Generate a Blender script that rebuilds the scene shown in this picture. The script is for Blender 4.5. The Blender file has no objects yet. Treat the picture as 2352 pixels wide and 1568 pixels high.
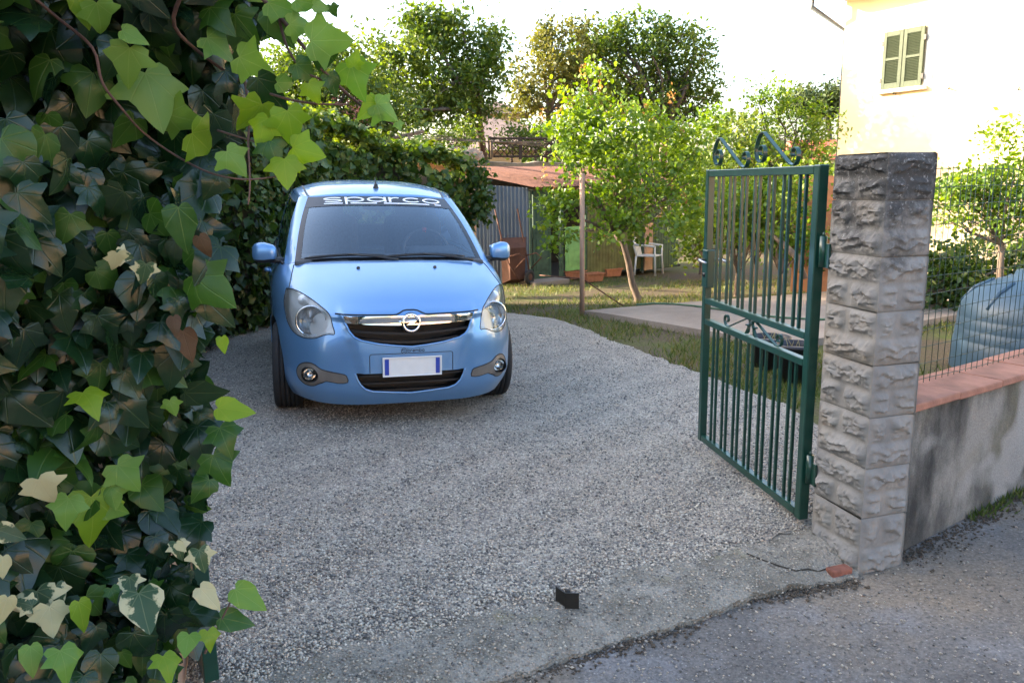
import bpy, bmesh, math, random
import numpy as np
from mathutils import Vector, Matrix
from mathutils.geometry import delaunay_2d_cdt
from mathutils.bvhtree import BVHTree

random.seed(7)
rng = np.random.default_rng(7)
S = bpy.context.scene
COL = S.collection
R = math.radians
pi = math.pi

# ------------------------------------------------------------------ camera
EYE = 1.55                                  # metres above the gateway
PITCH, ROLL, FOC = R(11.35), R(0.95), 1816.0 / 2352.0
cam = bpy.data.cameras.new('camera')
cam.sensor_width = 36.0
cam.lens = FOC * 36.0
cam.clip_start, cam.clip_end = 0.05, 2000
camo = bpy.data.objects.new('camera', cam)
COL.objects.link(camo)
_f = Vector((0, math.cos(PITCH), -math.sin(PITCH)))
_u0 = Vector((1, 0, 0)).cross(_f)
_r = Vector((1, 0, 0)) * math.cos(ROLL) - _u0 * math.sin(ROLL)
_u = _u0 * math.cos(ROLL) + Vector((1, 0, 0)) * math.sin(ROLL)
camo.matrix_world = Matrix(((_r.x, _u.x, -_f.x, 0), (_r.y, _u.y, -_f.y, 0), (_r.z, _u.z, -_f.z, EYE), (0, 0, 0, 1)))
S.camera = camo

# ------------------------------------------------------------------ light
SUN_AZ, SUN_EL = R(-75), R(19)              # low sun, ahead and to the left of the viewer
w = bpy.data.worlds.new('World')
S.world = w
w.use_nodes = True
nt = w.node_tree
sky = nt.nodes.new('ShaderNodeTexSky')
sky.sky_type = 'NISHITA'
sky.sun_disc = False
sky.sun_elevation = SUN_EL
sky.sun_rotation = SUN_AZ
sky.air_density = 1.0
sky.dust_density = 4.0
sky.ozone_density = 1.0
bg = nt.nodes['Background']
bg.inputs[1].default_value = 0.15
nt.links.new(sky.outputs[0], bg.inputs[0])
sl = bpy.data.lights.new('sun', 'SUN')
sl.energy = 3.7
sl.angle = R(0.6)
sl.color = (1.0, 0.85, 0.64)
so = bpy.data.objects.new('sun', sl)
COL.objects.link(so)
_sd = Vector((math.sin(SUN_AZ) * math.cos(SUN_EL), math.cos(SUN_AZ) * math.cos(SUN_EL), math.sin(SUN_EL)))
so.rotation_euler = (-_sd).to_track_quat('-Z', 'Y').to_euler()
so.location = _sd * 40

vs = S.view_settings
vs.view_transform = 'Standard'
vs.look = 'None'
vs.gamma = 1.0
vs.use_curve_mapping = False
vs.exposure = 2.65
S.render.engine = 'CYCLES'
S.cycles.max_bounces = 6
S.cycles.transparent_max_bounces = 12
S.cycles.caustics_reflective = False
S.cycles.caustics_refractive = False
S.cycles.use_denoising = True

# ------------------------------------------------------------------ terrain height and placing
CAR_X, CAR_Y, CAR_YAW, CAR_TILT = -0.649, 4.853, R(-16.5), R(1.95)


def sstep(a, b, x):
    t = min(1.0, max(0.0, (x - a) / (b - a)))
    return t * t * (3 - 2 * t)


def gz(x, y):
    """height of the yard: level at the gateway, falling away to the garden, a cross fall where the car stands"""
    z = -0.04 * max(0.0, y - 5.5) if y < 24 else -0.74
    w_ = sstep(3.4, 5.2, y) * (1 - sstep(9.5, 13, y))
    xc = CAR_X + (y - CAR_Y) * math.tan(CAR_YAW)
    z += -0.034 * max(-1.6, min(1.3, x - xc)) * w_
    if y > 5.5:
        z += w_ * 0.04 * (min(y, 9.5) - 5.5) * 0.75
    return z


def ray(px, py):
    return _f + _r * ((px - 1176) / 1816.0) - _u * ((py - 784) / 1816.0)


def G(px, py, dz=0.0):
    """point of the ground that the photograph shows at this place (2352 x 1568 grid)"""
    d = ray(px, py)
    z = 0.0
    for _ in range(25):
        t = (z + dz - EYE) / d.z
        p = Vector((d.x * t, d.y * t, EYE + d.z * t))
        z = 0.6 * z + 0.4 * gz(p.x, p.y)
    return p


def AT(px, py, Y):
    d = ray(px, py)
    return Vector((0, 0, EYE)) + d * (Y / d.y)


def ONPLANE(px, py, p0, n):
    d = ray(px, py)
    e = Vector((0, 0, EYE))
    return e + d * ((Vector(p0) - e).dot(n) / d.dot(n))


def az(a):
    return Vector((math.sin(R(a)), math.cos(R(a)), 0))


# ------------------------------------------------------------------ object helpers
def link(o, parent=None, loc=None):
    COL.objects.link(o)
    if parent is not None:
        o.parent = parent
    if loc is not None:
        o.location = loc
    return o


def tag(o, label=None, cat=None, group=None, kind=None):
    if label: o['label'] = label
    if cat: o['category'] = cat
    if group: o['group'] = group
    if kind: o['kind'] = kind
    return o


def thing(name, label, cat, loc=(0, 0, 0), rz=0.0, group=None):
    o = bpy.data.objects.new(name, None)
    COL.objects.link(o)
    o.location = loc
    o.rotation_euler = (0, 0, rz)
    o.empty_display_size = 0.1
    return tag(o, label, cat, group)


def mesh(name, V, F, mats, smooth=False, sharp=None, fm=None):
    me = bpy.data.meshes.new(name)
    me.from_pydata([tuple(v) for v in V], [], [tuple(f) for f in F])
    for m in (mats if isinstance(mats, (list, tuple)) else [mats]):
        me.materials.append(m)
    if fm is not None:
        me.polygons.foreach_set('material_index', np.array(fm, dtype=np.int32))
    if smooth:
        me.polygons.foreach_set('use_smooth', np.ones(len(me.polygons), dtype=bool))
        if sharp:
            me.set_sharp_from_angle(angle=R(sharp))
    me.update()
    return me


def obj(name, me, parent=None, loc=None):
    return link(bpy.data.objects.new(name, me), parent, loc)


class MB:
    """collects plain shapes and links them as one mesh"""
    def __init__(self):
        self.V, self.F, self.s = [], [], []

    def add(self, V, F, smooth=False):
        b = len(self.V)
        self.V += [Vector(v) for v in V]
        self.F += [tuple(i + b for i in f) for f in F]
        self.s += [smooth] * len(F)
        return self

    def box(self, c, size, rot=None, bev=0.0):
        x, y, z = (s / 2 for s in size)
        c = Vector(c)
        if bev <= 0:
            V = [Vector((sx * x, sy * y, sz * z)) for sx in (-1, 1) for sy in (-1, 1) for sz in (-1, 1)]
            F = [(0, 1, 3, 2), (4, 6, 7, 5), (0, 4, 5, 1), (2, 3, 7, 6), (0, 2, 6, 4), (1, 5, 7, 3)]
        else:
            bm = bmesh.new()
            bmesh.ops.create_cube(bm, size=1.0)
            for v in bm.verts:
                v.co = Vector((v.co.x * 2 * x, v.co.y * 2 * y, v.co.z * 2 * z))
            bmesh.ops.bevel(bm, geom=bm.edges[:], offset=min(bev, x * .9, y * .9, z * .9), segments=2, affect='EDGES', profile=0.5)
            bm.verts.index_update()
            V = [v.co.copy() for v in bm.verts]
            F = [tuple(v.index for v in f.verts) for f in bm.faces]
            bm.free()
        if rot is not None:
            V = [rot @ v for v in V]
        return self.add([v + c for v in V], F)

    def tube(self, pts, r, n=8, cap=True, smooth=True):
        """round bar along a path; r a number or one per point"""
        pts = [Vector(p) for p in pts]
        rs = r if isinstance(r, (list, tuple)) else [r] * len(pts)
        V, F = [], []
        t0 = (pts[1] - pts[0]).normalized()
        a = t0.orthogonal().normalized()
        for i, p in enumerate(pts):
            t = (pts[min(i + 1, len(pts) - 1)] - pts[max(i - 1, 0)])
            t = t.normalized() if t.length > 1e-9 else t0
            a = (a - t * a.dot(t))
            a = a.normalized() if a.length > 1e-6 else t.orthogonal().normalized()
            b = t.cross(a)
            for k in range(n):
                q = 2 * pi * k / n
                V.append(p + (a * math.cos(q) + b * math.sin(q)) * rs[i])
        for i in range(len(pts) - 1):
            for k in range(n):
                k2 = (k + 1) % n
                F.append((i * n + k, i * n + k2, (i + 1) * n + k2, (i + 1) * n + k))
        if cap:
            F.append(tuple(reversed(range(n))))
            F.append(tuple((len(pts) - 1) * n + k for k in range(n)))
        return self.add(V, F, smooth)

    def ribbon(self, pts, wdir, wd, th):
        """flat bar along a path: wd wide along wdir, th thick"""
        pts = [Vector(p) for p in pts]
        wdir = Vector(wdir).normalized()
        V, F = [], []
        for i, p in enumerate(pts):
            t = (pts[min(i + 1, len(pts) - 1)] - pts[max(i - 1, 0)]).normalized()
            nn = t.cross(wdir).normalized()
            for a, b in ((-1, -1), (1, -1), (1, 1), (-1, 1)):
                V.append(p + wdir * (a * wd / 2) + nn * (b * th / 2))
        for i in range(len(pts) - 1):
            for k in range(4):
                k2 = (k + 1) % 4
                F.append((i * 4 + k, i * 4 + k2, (i + 1) * 4 + k2, (i + 1) * 4 + k))
        F.append((3, 2, 1, 0))
        m = (len(pts) - 1) * 4
        F.append((m, m + 1, m + 2, m + 3))
        return self.add(V, F)

    def lathe(self, prof, c=(0, 0, 0), axis='Z', n=24, close=False, smooth=True):
        V, F = [], []
        c = Vector(c)
        for (r_, h_) in prof:
            for k in range(n):
                q = 2 * pi * k / n
                x, y = r_ * math.cos(q), r_ * math.sin(q)
                V.append(c + {'Z': Vector((x, y, h_)), 'X': Vector((h_, x, y)), 'Y': Vector((x, h_, y))}[axis])
        m = len(prof)
        for i in range(m if close else m - 1):
            j = (i + 1) % m
            for k in range(n):
                k2 = (k + 1) % n
                F.append((i * n + k, i * n + k2, j * n + k2, j * n + k))
        return self.add(V, F, smooth)

    def prism(self, poly, y0, y1, axis='Y'):
        """extrude a 2-D outline"""
        n = len(poly)
        mk = {'Y': lambda p, h: Vector((p[0], h, p[1])), 'Z': lambda p, h: Vector((p[0], p[1], h)), 'X': lambda p, h: Vector((h, p[0], p[1]))}[axis]
        V = [mk(p, y0) for p in poly] + [mk(p, y1) for p in poly]
        F = [tuple(range(n)), tuple(reversed(range(n, 2 * n)))]
        F += [(i, n + i, n + (i + 1) % n, (i + 1) % n) for i in range(n)]
        return self.add(V, F)

    def me(self, name, mats, sharp=None):
        me = mesh(name, self.V, self.F, mats)
        me.polygons.foreach_set('use_smooth', np.array(self.s, dtype=bool))
        bm = bmesh.new()
        bm.from_mesh(me)
        bmesh.ops.recalc_face_normals(bm, faces=bm.faces[:])
        bm.to_mesh(me)
        bm.free()
        if sharp:
            me.polygons.foreach_set('use_smooth', np.ones(len(me.polygons), dtype=bool))
            me.set_sharp_from_angle(angle=R(sharp))
        return me

    def build(self, name, mats, parent=None, loc=None, sharp=None):
        return obj(name, self.me(name, mats, sharp), parent, loc)


# ------------------------------------------------------------------ materials
def hexc(r, g, b):
    f = lambda c: ((c / 255 + 0.055) / 1.055) ** 2.4 if c > 10 else c / 255 / 12.92
    return (f(r), f(g), f(b), 1)


class NT:
    def __init__(self, name):
        self.m = bpy.data.materials.new(name)
        self.m.use_nodes = True
        self.t = self.m.node_tree
        self.b = self.t.nodes['Principled BSDF']
        self.out = self.t.nodes['Material Output']
        self._co = None

    def n(self, kind, **kw):
        nd = self.t.nodes.new('ShaderNode' + kind)
        for k, v in kw.items():
            setattr(nd, k, v)
        return nd

    def L(self, a, b):
        self.t.links.new(a, b)

    def co(self, which='Object'):
        if self._co is None:
            self._co = self.n('TexCoord')
        return self._co.outputs[which]

    def noise(self, scale, detail=4.0, rough=0.55, co=None, vec=None):
        nd = self.n('TexNoise')
        nd.inputs['Scale'].default_value = scale
        nd.inputs['Detail'].default_value = detail
        nd.inputs['Roughness'].default_value = rough
        src = co if co is not None else self.co()
        if vec is not None:
            mp = self.n('Mapping')
            mp.inputs['Scale'].default_value = vec
            self.L(src, mp.inputs[0])
            src = mp.outputs[0]
        self.L(src, nd.inputs['Vector'])
        return nd.outputs[0]

    def ramp(self, fac, stops):
        nd = self.n('ValToRGB')
        el = nd.color_ramp.elements
        while len(el) > 1:
            el.remove(el[-1])
        el[0].position, el[0].color = stops[0][0], stops[0][1]
        for p, c in stops[1:]:
            e = el.new(p)
            e.color = c
        self.L(fac, nd.inputs[0])
        return nd.outputs[0]

    def mix(self, fac, a, b, blend='MIX'):
        nd = self.n('Mix', data_type='RGBA', blend_type=blend)
        for s, v in ((nd.inputs[0], fac), (nd.inputs[6], a), (nd.inputs[7], b)):
            if hasattr(v, 'links') or hasattr(v, 'is_linked'):
                self.L(v, s)
            else:
                s.default_value = v
        return nd.outputs[2]

    def math(self, op, a, b=None, c=None):
        nd = self.n('Math', operation=op)
        for s, v in zip(nd.inputs, (a, b, c)):
            if v is None:
                continue
            if hasattr(v, 'is_linked'):
                self.L(v, s)
            else:
                s.default_value = v
        return nd.outputs[0]

    def bump(self, h, strength=0.3, dist=0.01):
        nd = self.n('Bump')
        nd.inputs['Strength'].default_value = strength
        nd.inputs['Distance'].default_value = dist
        self.L(h, nd.inputs['Height'])
        self.L(nd.outputs[0], self.b.inputs['Normal'])
        return nd

    def set(self, **kw):
        for k, v in kw.items():
            s = self.b.inputs[k.replace('_', ' ')]
            if hasattr(v, 'is_linked'):
                self.L(v, s)
            else:
                s.default_value = v
        return self.m


def K(r, g, b):
    return (r, g, b, 1)


def plain(name, col, rough=0.6, var=0.15, scale=6.0, metal=0.0, bump=0.0, bscale=60.0, coat=0.0, spec=0.5):
    t = NT(name)
    f = t.noise(scale, 5)
    lo = tuple(c * (1 - var) for c in col[:3]) + (1,)
    hi = tuple(min(1, c * (1 + var)) for c in col[:3]) + (1,)
    c = t.ramp(f, [(0.3, lo), (0.7, hi)])
    t.set(Base_Color=c, Roughness=rough, Metallic=metal)
    t.b.inputs['Specular IOR Level'].default_value = spec
    if coat:
        t.b.inputs['Coat Weight'].default_value = coat
    if bump:
        t.bump(t.noise(bscale, 4), bump, 0.01)
    return t.m


def leafmat(name, cols, rough=0.45, trans=0.35, spec=0.4, veins=None):
    """foliage: colour by a random number carried by each leaf, light passing through"""
    t = NT(name)
    at = t.n('Attribute', attribute_name='tint')
    n = len(cols)
    c = t.ramp(at.outputs['Fac'], [(i / max(1, n - 1), cols[i]) for i in range(n)])
    if veins:
        c = veins(t, c)
    t.set(Base_Color=c, Roughness=rough)
    t.b.inputs['Specular IOR Level'].default_value = spec
    tr = t.n('BsdfTranslucent')
    hs = t.n('HueSaturation')
    hs.inputs['Hue'].default_value = 0.485
    hs.inputs['Saturation'].default_value = 1.15
    hs.inputs['Value'].default_value = 1.5
    t.L(c, hs.inputs['Color'])
    t.L(hs.outputs[0], tr.inputs[0])
    mx = t.n('MixShader')
    mx.inputs[0].default_value = trans
    t.L(t.b.outputs[0], mx.inputs[1])
    t.L(tr.outputs[0], mx.inputs[2])
    t.L(mx.outputs[0], t.out.inputs[0])
    return t.m


M = {}
# ------------------------------------------------------------------ ground materials
def m_gravel():
    t = NT('gravel_stones')
    v = t.n('TexVoronoi')
    v.inputs['Scale'].default_value = 88
    t.L(t.co(), v.inputs['Vector'])
    c = t.ramp(v.outputs['Color'], [(0.0, K(.075, .072, .068)), (0.22, K(.21, .197, .18)), (0.55, K(.40, .35, .28)), (0.8, K(.52, .46, .37)), (1.0, K(.65, .60, .51))])
    big = t.noise(0.7, 4)
    c2 = t.mix(t.ramp(big, [(0.35, K(0, 0, 0)), (0.7, K(.55, .55, .55))]), c, K(.36, .315, .26))
    c3 = t.mix(1.0, c2, t.ramp(t.noise(5, 3), [(.3, K(.72, .72, .74)), (.7, K(1, 1, 1))]), 'MULTIPLY')
    t.set(Base_Color=c3, Roughness=0.85)
    h = t.math('SUBTRACT', 1.0, v.outputs['Distance'])
    t.bump(h, 0.9, 0.012)
    return t.m


def m_soil():
    t = NT('garden_soil')
    f = t.noise(0.55, 6, .6)
    g = t.noise(3.0, 6, .65)
    fine = t.noise(45, 4, .7)
    soil = t.ramp(fine, [(.3, K(.07, .052, .034)), (.7, K(.16, .125, .085))])
    grass = t.ramp(fine, [(.3, K(.05, .075, .016)), (.7, K(.13, .16, .04))])
    c = t.mix(t.ramp(t.math('ADD', t.math('MULTIPLY', f, .6), t.math('MULTIPLY', g, .4)), [(.46, K(0, 0, 0)), (.60, K(.85, .85, .85))]), soil, grass)
    t.set(Base_Color=c, Roughness=0.95)
    t.b.inputs['Specular IOR Level'].default_value = 0.1
    t.bump(fine, .6, .02)
    return t.m


def m_concrete(name, a, b, sc=1.6, bump=.25):
    t = NT(name)
    f = t.noise(sc, 8, .62)
    fine = t.noise(90, 4, .7)
    c = t.ramp(f, [(.3, a), (.7, b)])
    c = t.mix(.35, c, t.ramp(fine, [(.25, K(.05, .048, .045)), (.75, K(.6, .57, .53))]), 'OVERLAY')
    spots = t.n('TexVoronoi')
    spots.inputs['Scale'].default_value = 38
    t.L(t.co(), spots.inputs['Vector'])
    c = t.mix(t.ramp(spots.outputs['Distance'], [(.07, K(.6, .6, .6)), (.16, K(0, 0, 0))]), c, K(.42, .42, .42))
    t.set(Base_Color=c, Roughness=.9)
    t.bump(t.math('ADD', fine, f), bump, .02)
    return t.m


def m_road():
    t = NT('worn_road')
    f = t.noise(.8, 8, .6)
    f2 = t.noise(2.3, 6, .6)
    fine = t.noise(70, 5, .75)
    c = t.ramp(f, [(.34, K(.085, .08, .076)), (.48, K(.155, .142, .128)), (.60, K(.22, .18, .135))])
    c = t.mix(t.ramp(f2, [(.5, K(0, 0, 0)), (.72, K(.7, .7, .7))]), c, K(.25, .25, .26))
    c = t.mix(.7, c, t.ramp(fine, [(.3, K(.08, .08, .085)), (.7, K(.8, .79, .78))]), 'OVERLAY')
    v = t.n('TexVoronoi')
    v.inputs['Scale'].default_value = 55
    t.L(t.co(), v.inputs['Vector'])
    c = t.mix(t.ramp(v.outputs['Distance'], [(.1, K(.8, .8, .8)), (.2, K(0, 0, 0))]), c, t.ramp(v.outputs['Color'], [(.2, K(.08, .08, .085)), (.9, K(.46, .45, .44))]))
    t.set(Base_Color=c, Roughness=.92)
    t.bump(t.math('ADD', t.math('MULTIPLY', fine, .7), f2), .5, .02)
    return t.m


M['gravel'] = m_gravel()
M['soil'] = m_soil()
M['slab'] = m_concrete('slab_concrete', K(.24, .19, .155), K(.36, .30, .25))
def m_kerb():
    t = NT('worn_threshold_concrete')
    f = t.noise(4.0, 8, .65)
    f2 = t.noise(11, 6, .65)
    fine = t.noise(120, 5, .75)
    c = t.ramp(f, [(.32, K(.13, .115, .09)), (.5, K(.24, .22, .18)), (.68, K(.33, .305, .26))])
    c = t.mix(t.ramp(f2, [(.52, K(0, 0, 0)), (.7, K(.7, .7, .7))]), c, K(.10, .085, .062))
    c = t.mix(t.ramp(t.noise(6, 4), [(.6, K(0, 0, 0)), (.72, K(.5, .5, .5))]), c, K(.24, .21, .10))
    v = t.n('TexVoronoi')
    v.inputs['Scale'].default_value = 75
    t.L(t.co(), v.inputs['Vector'])
    peb = t.ramp(v.outputs['Color'], [(.1, K(.07, .065, .06)), (.5, K(.25, .23, .20)), (.95, K(.50, .47, .42))])
    c = t.mix(t.ramp(v.outputs['Distance'], [(.18, K(.75, .75, .75)), (.34, K(0, 0, 0))]), c, peb)
    c = t.mix(.6, c, t.ramp(fine, [(.3, K(.15, .15, .15)), (.7, K(.8, .8, .8))]), 'OVERLAY')
    t.set(Base_Color=c, Roughness=.95)
    t.bump(t.math('ADD', t.math('SUBTRACT', f2, t.math('MULTIPLY', v.outputs['Distance'], .8)), t.math('MULTIPLY', fine, .4)), .9, .014)
    return t.m


M['kerb'] = m_kerb() if True else m_concrete('threshold_concrete', K(.15, .138, .11), K(.36, .325, .265), 5.0, .9)
M['road'] = m_road()
_t = NT('pebble')
_a = _t.n('Attribute', attribute_name='tint')
_c = _t.ramp(_a.outputs['Fac'], [(0, K(.065, .062, .06)), (.2, K(.19, .18, .168)), (.5, K(.39, .345, .28)), (.82, K(.52, .465, .38)), (1, K(.60, .56, .48))])
M['pebble'] = _t.set(Base_Color=_c, Roughness=.8)


def inpoly(x, y, poly):
    c = np.zeros(np.shape(x), dtype=bool)
    n = len(poly)
    for i in range(n):
        x1, y1 = poly[i][0], poly[i][1]
        x2, y2 = poly[i - 1][0], poly[i - 1][1]
        with np.errstate(divide='ignore', invalid='ignore'):
            c ^= ((y1 > y) != (y2 > y)) & (x < (x2 - x1) * (y - y1) / (y2 - y1 + 1e-12) + x1)
    return c


def sheet(name, poly, step, zf, mat, thick=0.0):
    """flat sheet over a polygon, following a height function"""
    xs = [p[0] for p in poly]
    ys = [p[1] for p in poly]
    P = []
    n = len(poly)
    for i in range(n):                                  # resample the border
        a, b = Vector(poly[i][:2]), Vector(poly[(i + 1) % n][:2])
        k = max(1, int((b - a).length / step))
        P += [a.lerp(b, j / k) for j in range(k)]
    nb = len(P)
    edges = [(i, (i + 1) % nb) for i in range(nb)]
    gx, gy = np.meshgrid(np.arange(min(xs), max(xs), step), np.arange(min(ys), max(ys), step))
    gx, gy = gx.ravel(), gy.ravel()
    keep = inpoly(gx, gy, poly)
    P += [Vector((float(a), float(b))) for a, b in zip(gx[keep], gy[keep])]
    V, _, F, *_ = delaunay_2d_cdt(P, edges, [], 1, 1e-5)
    V3 = [(v.x, v.y, zf(v.x, v.y)) for v in V]
    F = [tuple(f) if (V[f[1]] - V[f[0]]).cross(V[f[2]] - V[f[0]]) > 0 else tuple(reversed(f)) for f in F]
    if thick:
        m = len(V3)
        V3 += [(v[0], v[1], v[2] - thick) for v in V3[:nb]]
        F += [(i, m + i, m + (i + 1) % nb, (i + 1) % nb) for i in range(nb)]
    return mesh(name, V3, F, mat, smooth=True, sharp=40)


def rough_edge(poly, step, amp, seed):
    g = np.random.default_rng(seed)
    out = []
    n = len(poly)
    for i in range(n):
        a_, b_ = Vector(poly[i]), Vector(poly[(i + 1) % n])
        k = max(1, int((b_ - a_).length / step))
        nn_ = Vector((-(b_ - a_).y, (b_ - a_).x)).normalized()
        for j in range(k):
            out.append(tuple(a_.lerp(b_, j / k) + nn_ * float(g.normal(0, amp))))
    return out


# gateway line: the threshold runs from the left pier to the stone pier
T0, TD = Vector((-0.785, 1.994, 0)), az(65.0)
TN = Vector((-TD.y, TD.x, 0))


def inside(x, y):
    return (x - T0.x) * TN.x + (y - T0.y) * TN.y


def road_z(x, y):
    return -0.055 + 0.05 * max(0.0, x - 1.4) - 0.012 * max(-6, min(0.0, inside(x, y))) * -1 * 0.4


def wob(x, y, s=1.0):
    return math.sin(x * 5.1 * s + 1.3) * math.cos(y * 4.3 * s + .7) + .6 * math.sin(x * 11.3 * s - y * 9.1 * s)


xs = np.concatenate([np.arange(-300, -20, 28), np.arange(-20, -6, 2), np.arange(-6, 12, .45), np.arange(12, 40, 3), np.arange(40, 330, 30)])
ys = np.concatenate([np.arange(-120, -8, 14), np.arange(-8, 26, .45), np.arange(26, 60, 4), np.arange(60, 700, 60)])


def ground_z(x, y):
    s = inside(x, y)
    yard = gz(x, y) - 0.025
    k = sstep(0.12, 0.75, s)
    out = -0.22 if s > -7.5 else -0.10
    return out * (1 - k) + yard * k


V = [(float(x), float(y), ground_z(float(x), float(y))) for y in ys for x in xs]
nx = len(xs)
F = [(j * nx + i, j * nx + i + 1, (j + 1) * nx + i + 1, (j + 1) * nx + i) for j in range(len(ys) - 1) for i in range(nx - 1)]
tag(obj('ground', mesh('ground', V, F, M['soil'], smooth=True)), kind='structure')

# gravel yard
edge = [G(1180, 722), G(1235, 728), G(1290, 738), G(1350, 760), G(1400, 782), G(1480, 812), G(1560, 842), G(1640, 872), G(1730, 905), G(1800, 930)]
GP = [(-1.45, 1.98), (-.995, 2.113), (-.79, 2.259), (-.427, 2.436), (-.161, 2.568), (.203, 2.74), (.408, 2.856), (.691, 2.953), (.98, 3.133), (1.178, 3.262), (1.36, 3.33), (1.75, 3.42), (2.0, 4.6)] + [(p.x, p.y) for p in reversed(edge)] + [(-.3, 10.2), (-2.6, 10.4), (-3.4, 7.5), (-3.0, 4.5), (-2.2, 2.6)]


GP = rough_edge(GP, .09, .016, 4)


def gravel_z(x, y):
    return gz(x, y) + 0.004 * wob(x, y) + 0.012 * sstep(0, .5, inside(x, y)) - .020 * (1 - sstep(.17, .36, inside(x, y) + .02 * wob(x, y, 2.3)))


tag(obj('gravel_yard', sheet('gravel_yard', GP, .14, gravel_z, M['gravel'])), kind='structure')

# threshold strip, road
lo = [(-1.5, 1.70), (-.785, 1.994), (-.386, 2.154), (.033, 2.356), (.285, 2.489), (.632, 2.64), (.924, 2.815), (1.116, 2.885), (1.38, 2.955)]
hi = [(1.41, 3.0), (1.34, 3.33), (1.16, 3.34), (.96, 3.22), (.66, 3.04), (.38, 2.94), (.17, 2.82), (-.19, 2.65), (-.46, 2.52), (-.82, 2.34), (-1.5, 2.06)]


def thr_z(x, y):
    s = inside(x, y)
    return 0.006 + 0.004 * wob(x, y, 1.7) + .003 * wob(x, y, 7.3) - 0.045 * (1 - sstep(-.04, .15, s + .015 * wob(x, y, 1.1)))


tag(obj('threshold_strip', sheet('threshold_strip', rough_edge(lo + hi, .035, .007, 5), .03, thr_z, M['kerb'], .12)), kind='structure')
a = [T0 + TD * t + TN * n_ for t, n_ in ((-30, -7), (34, -7), (34, .35), (4.5, .35), (1.7, .33), (.9, .13), (-.5, .10), (-30, .10))]
tag(obj('road', sheet('road', [(p.x, p.y) for p in a], .6, lambda x, y: road_z(x, y) + .006 * wob(x, y, .5), M['road'])), kind='structure')
# crack that runs through it to the pier
ck_ = [G(1715, 1276), G(1745, 1288), G(1778, 1299), G(1800, 1301), G(1828, 1304), G(1856, 1300), G(1880, 1298), G(1908, 1289), G(1935, 1290)]
M['crackfill'] = plain('dark_crack', K(.03, .026, .02), .95, .3, 30)  # even dark colour of the crack line
MB().tube([(q.x, q.y, thr_z(q.x, q.y) + .0015) for q in ck_], [.002, .004, .003, .0045, .003, .004, .003, .004, .003], 5).build('crack', M['crackfill'], bpy.data.objects['threshold_strip'])
# concrete slab in the garden
c0 = G(1340, 722)
e1, e2 = az(58), az(146)
SP = [c0, c0 + e1 * 5.6, c0 + e1 * 5.6 + e2 * 3.0, c0 + e2 * 3.0 + e1 * .05]
slab_gz = lambda x, y: gz(x, y) + .05
tag(obj('concrete_slab', sheet('concrete_slab', [(p.x, p.y) for p in SP], .3, slab_gz, M['slab'], .10)), kind='structure')

# loose stones of the yard that the eye can still tell apart: one heap
STONE = [np.array([(1, 0, 0), (-1, 0, 0), (0, 1, 0), (0, -1, 0), (0, 0, 1), (0, 0, -1), (.6, .6, .5), (-.6, -.6, .5)], float)]


def stones(name, N, poly, zf, smin, smax, dens, mat, dmax=9.0, dmin=2.2, tmax=1.0):
    lo_, hi_ = np.min(np.array(poly), 0), np.max(np.array(poly), 0)
    X = np.zeros(0)
    Y = np.zeros(0)
    while len(X) < N:
        # density falls with distance from the gateway
        d = dmin * (dmax / dmin) ** rng.random(N)
        th = rng.uniform(-.62, .75, N)
        x, y = d * np.sin(th), d * np.cos(th)
        k = inpoly(x, y, poly)
        X, Y = np.concatenate([X, x[k]]), np.concatenate([Y, y[k]])
    X, Y = X[:N], Y[:N]
    Z = np.array([zf(a_, b_) for a_, b_ in zip(X, Y)])
    oc = np.array([(1, 0, 0), (0, 1, 0), (-1, 0, 0), (0, -1, 0), (0, 0, 1), (0, 0, -1)], float)
    of = np.array([(0, 1, 4), (1, 2, 4), (2, 3, 4), (3, 0, 4), (1, 0, 5), (2, 1, 5), (3, 2, 5), (0, 3, 5)])
    s = smin + (smax - smin) * rng.random(N) ** 2
    v = oc[None] * rng.uniform(.7, 1.25, (N, 6, 1)) * s[:, None, None]
    v = v + rng.normal(0, .18, (N, 6, 3)) * s[:, None, None]
    th = rng.random(N) * 6.28
    c_, s_ = np.cos(th)[:, None], np.sin(th)[:, None]
    vx, vy = v[..., 0] * c_ - v[..., 1] * s_, v[..., 0] * s_ + v[..., 1] * c_
    vz = v[..., 2] * .75
    P = np.stack([vx + X[:, None], vy + Y[:, None], vz + (Z + s * .25)[:, None]], -1).reshape(-1, 3)
    Fa = (of[None] + (np.arange(N) * 6)[:, None, None]).reshape(-1, 3)
    return fastmesh(name, P, Fa, mat, np.repeat(rng.random(N) * tmax, 6), smooth=False)


def fastmesh(name, P, Fa, mat, tint=None, smooth=False):
    me = bpy.data.meshes.new(name)
    n, m = len(P), len(Fa)
    kk = Fa.shape[1]
    me.vertices.add(n)
    me.vertices.foreach_set('co', np.ascontiguousarray(P, dtype=np.float32).ravel())
    me.loops.add(m * kk)
    me.loops.foreach_set('vertex_index', np.ascontiguousarray(Fa, dtype=np.int32).ravel())
    me.polygons.add(m)
    me.polygons.foreach_set('loop_start', np.arange(0, m * kk, kk, dtype=np.int32))
    if smooth:
        me.polygons.foreach_set('use_smooth', np.ones(m, dtype=bool))
    me.update(calc_edges=True)
    if tint is not None:
        at = me.attributes.new('tint', 'FLOAT', 'POINT')
        at.data.foreach_set('value', np.ascontiguousarray(tint, dtype=np.float32))
    me.materials.append(mat)
    return me


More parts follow.
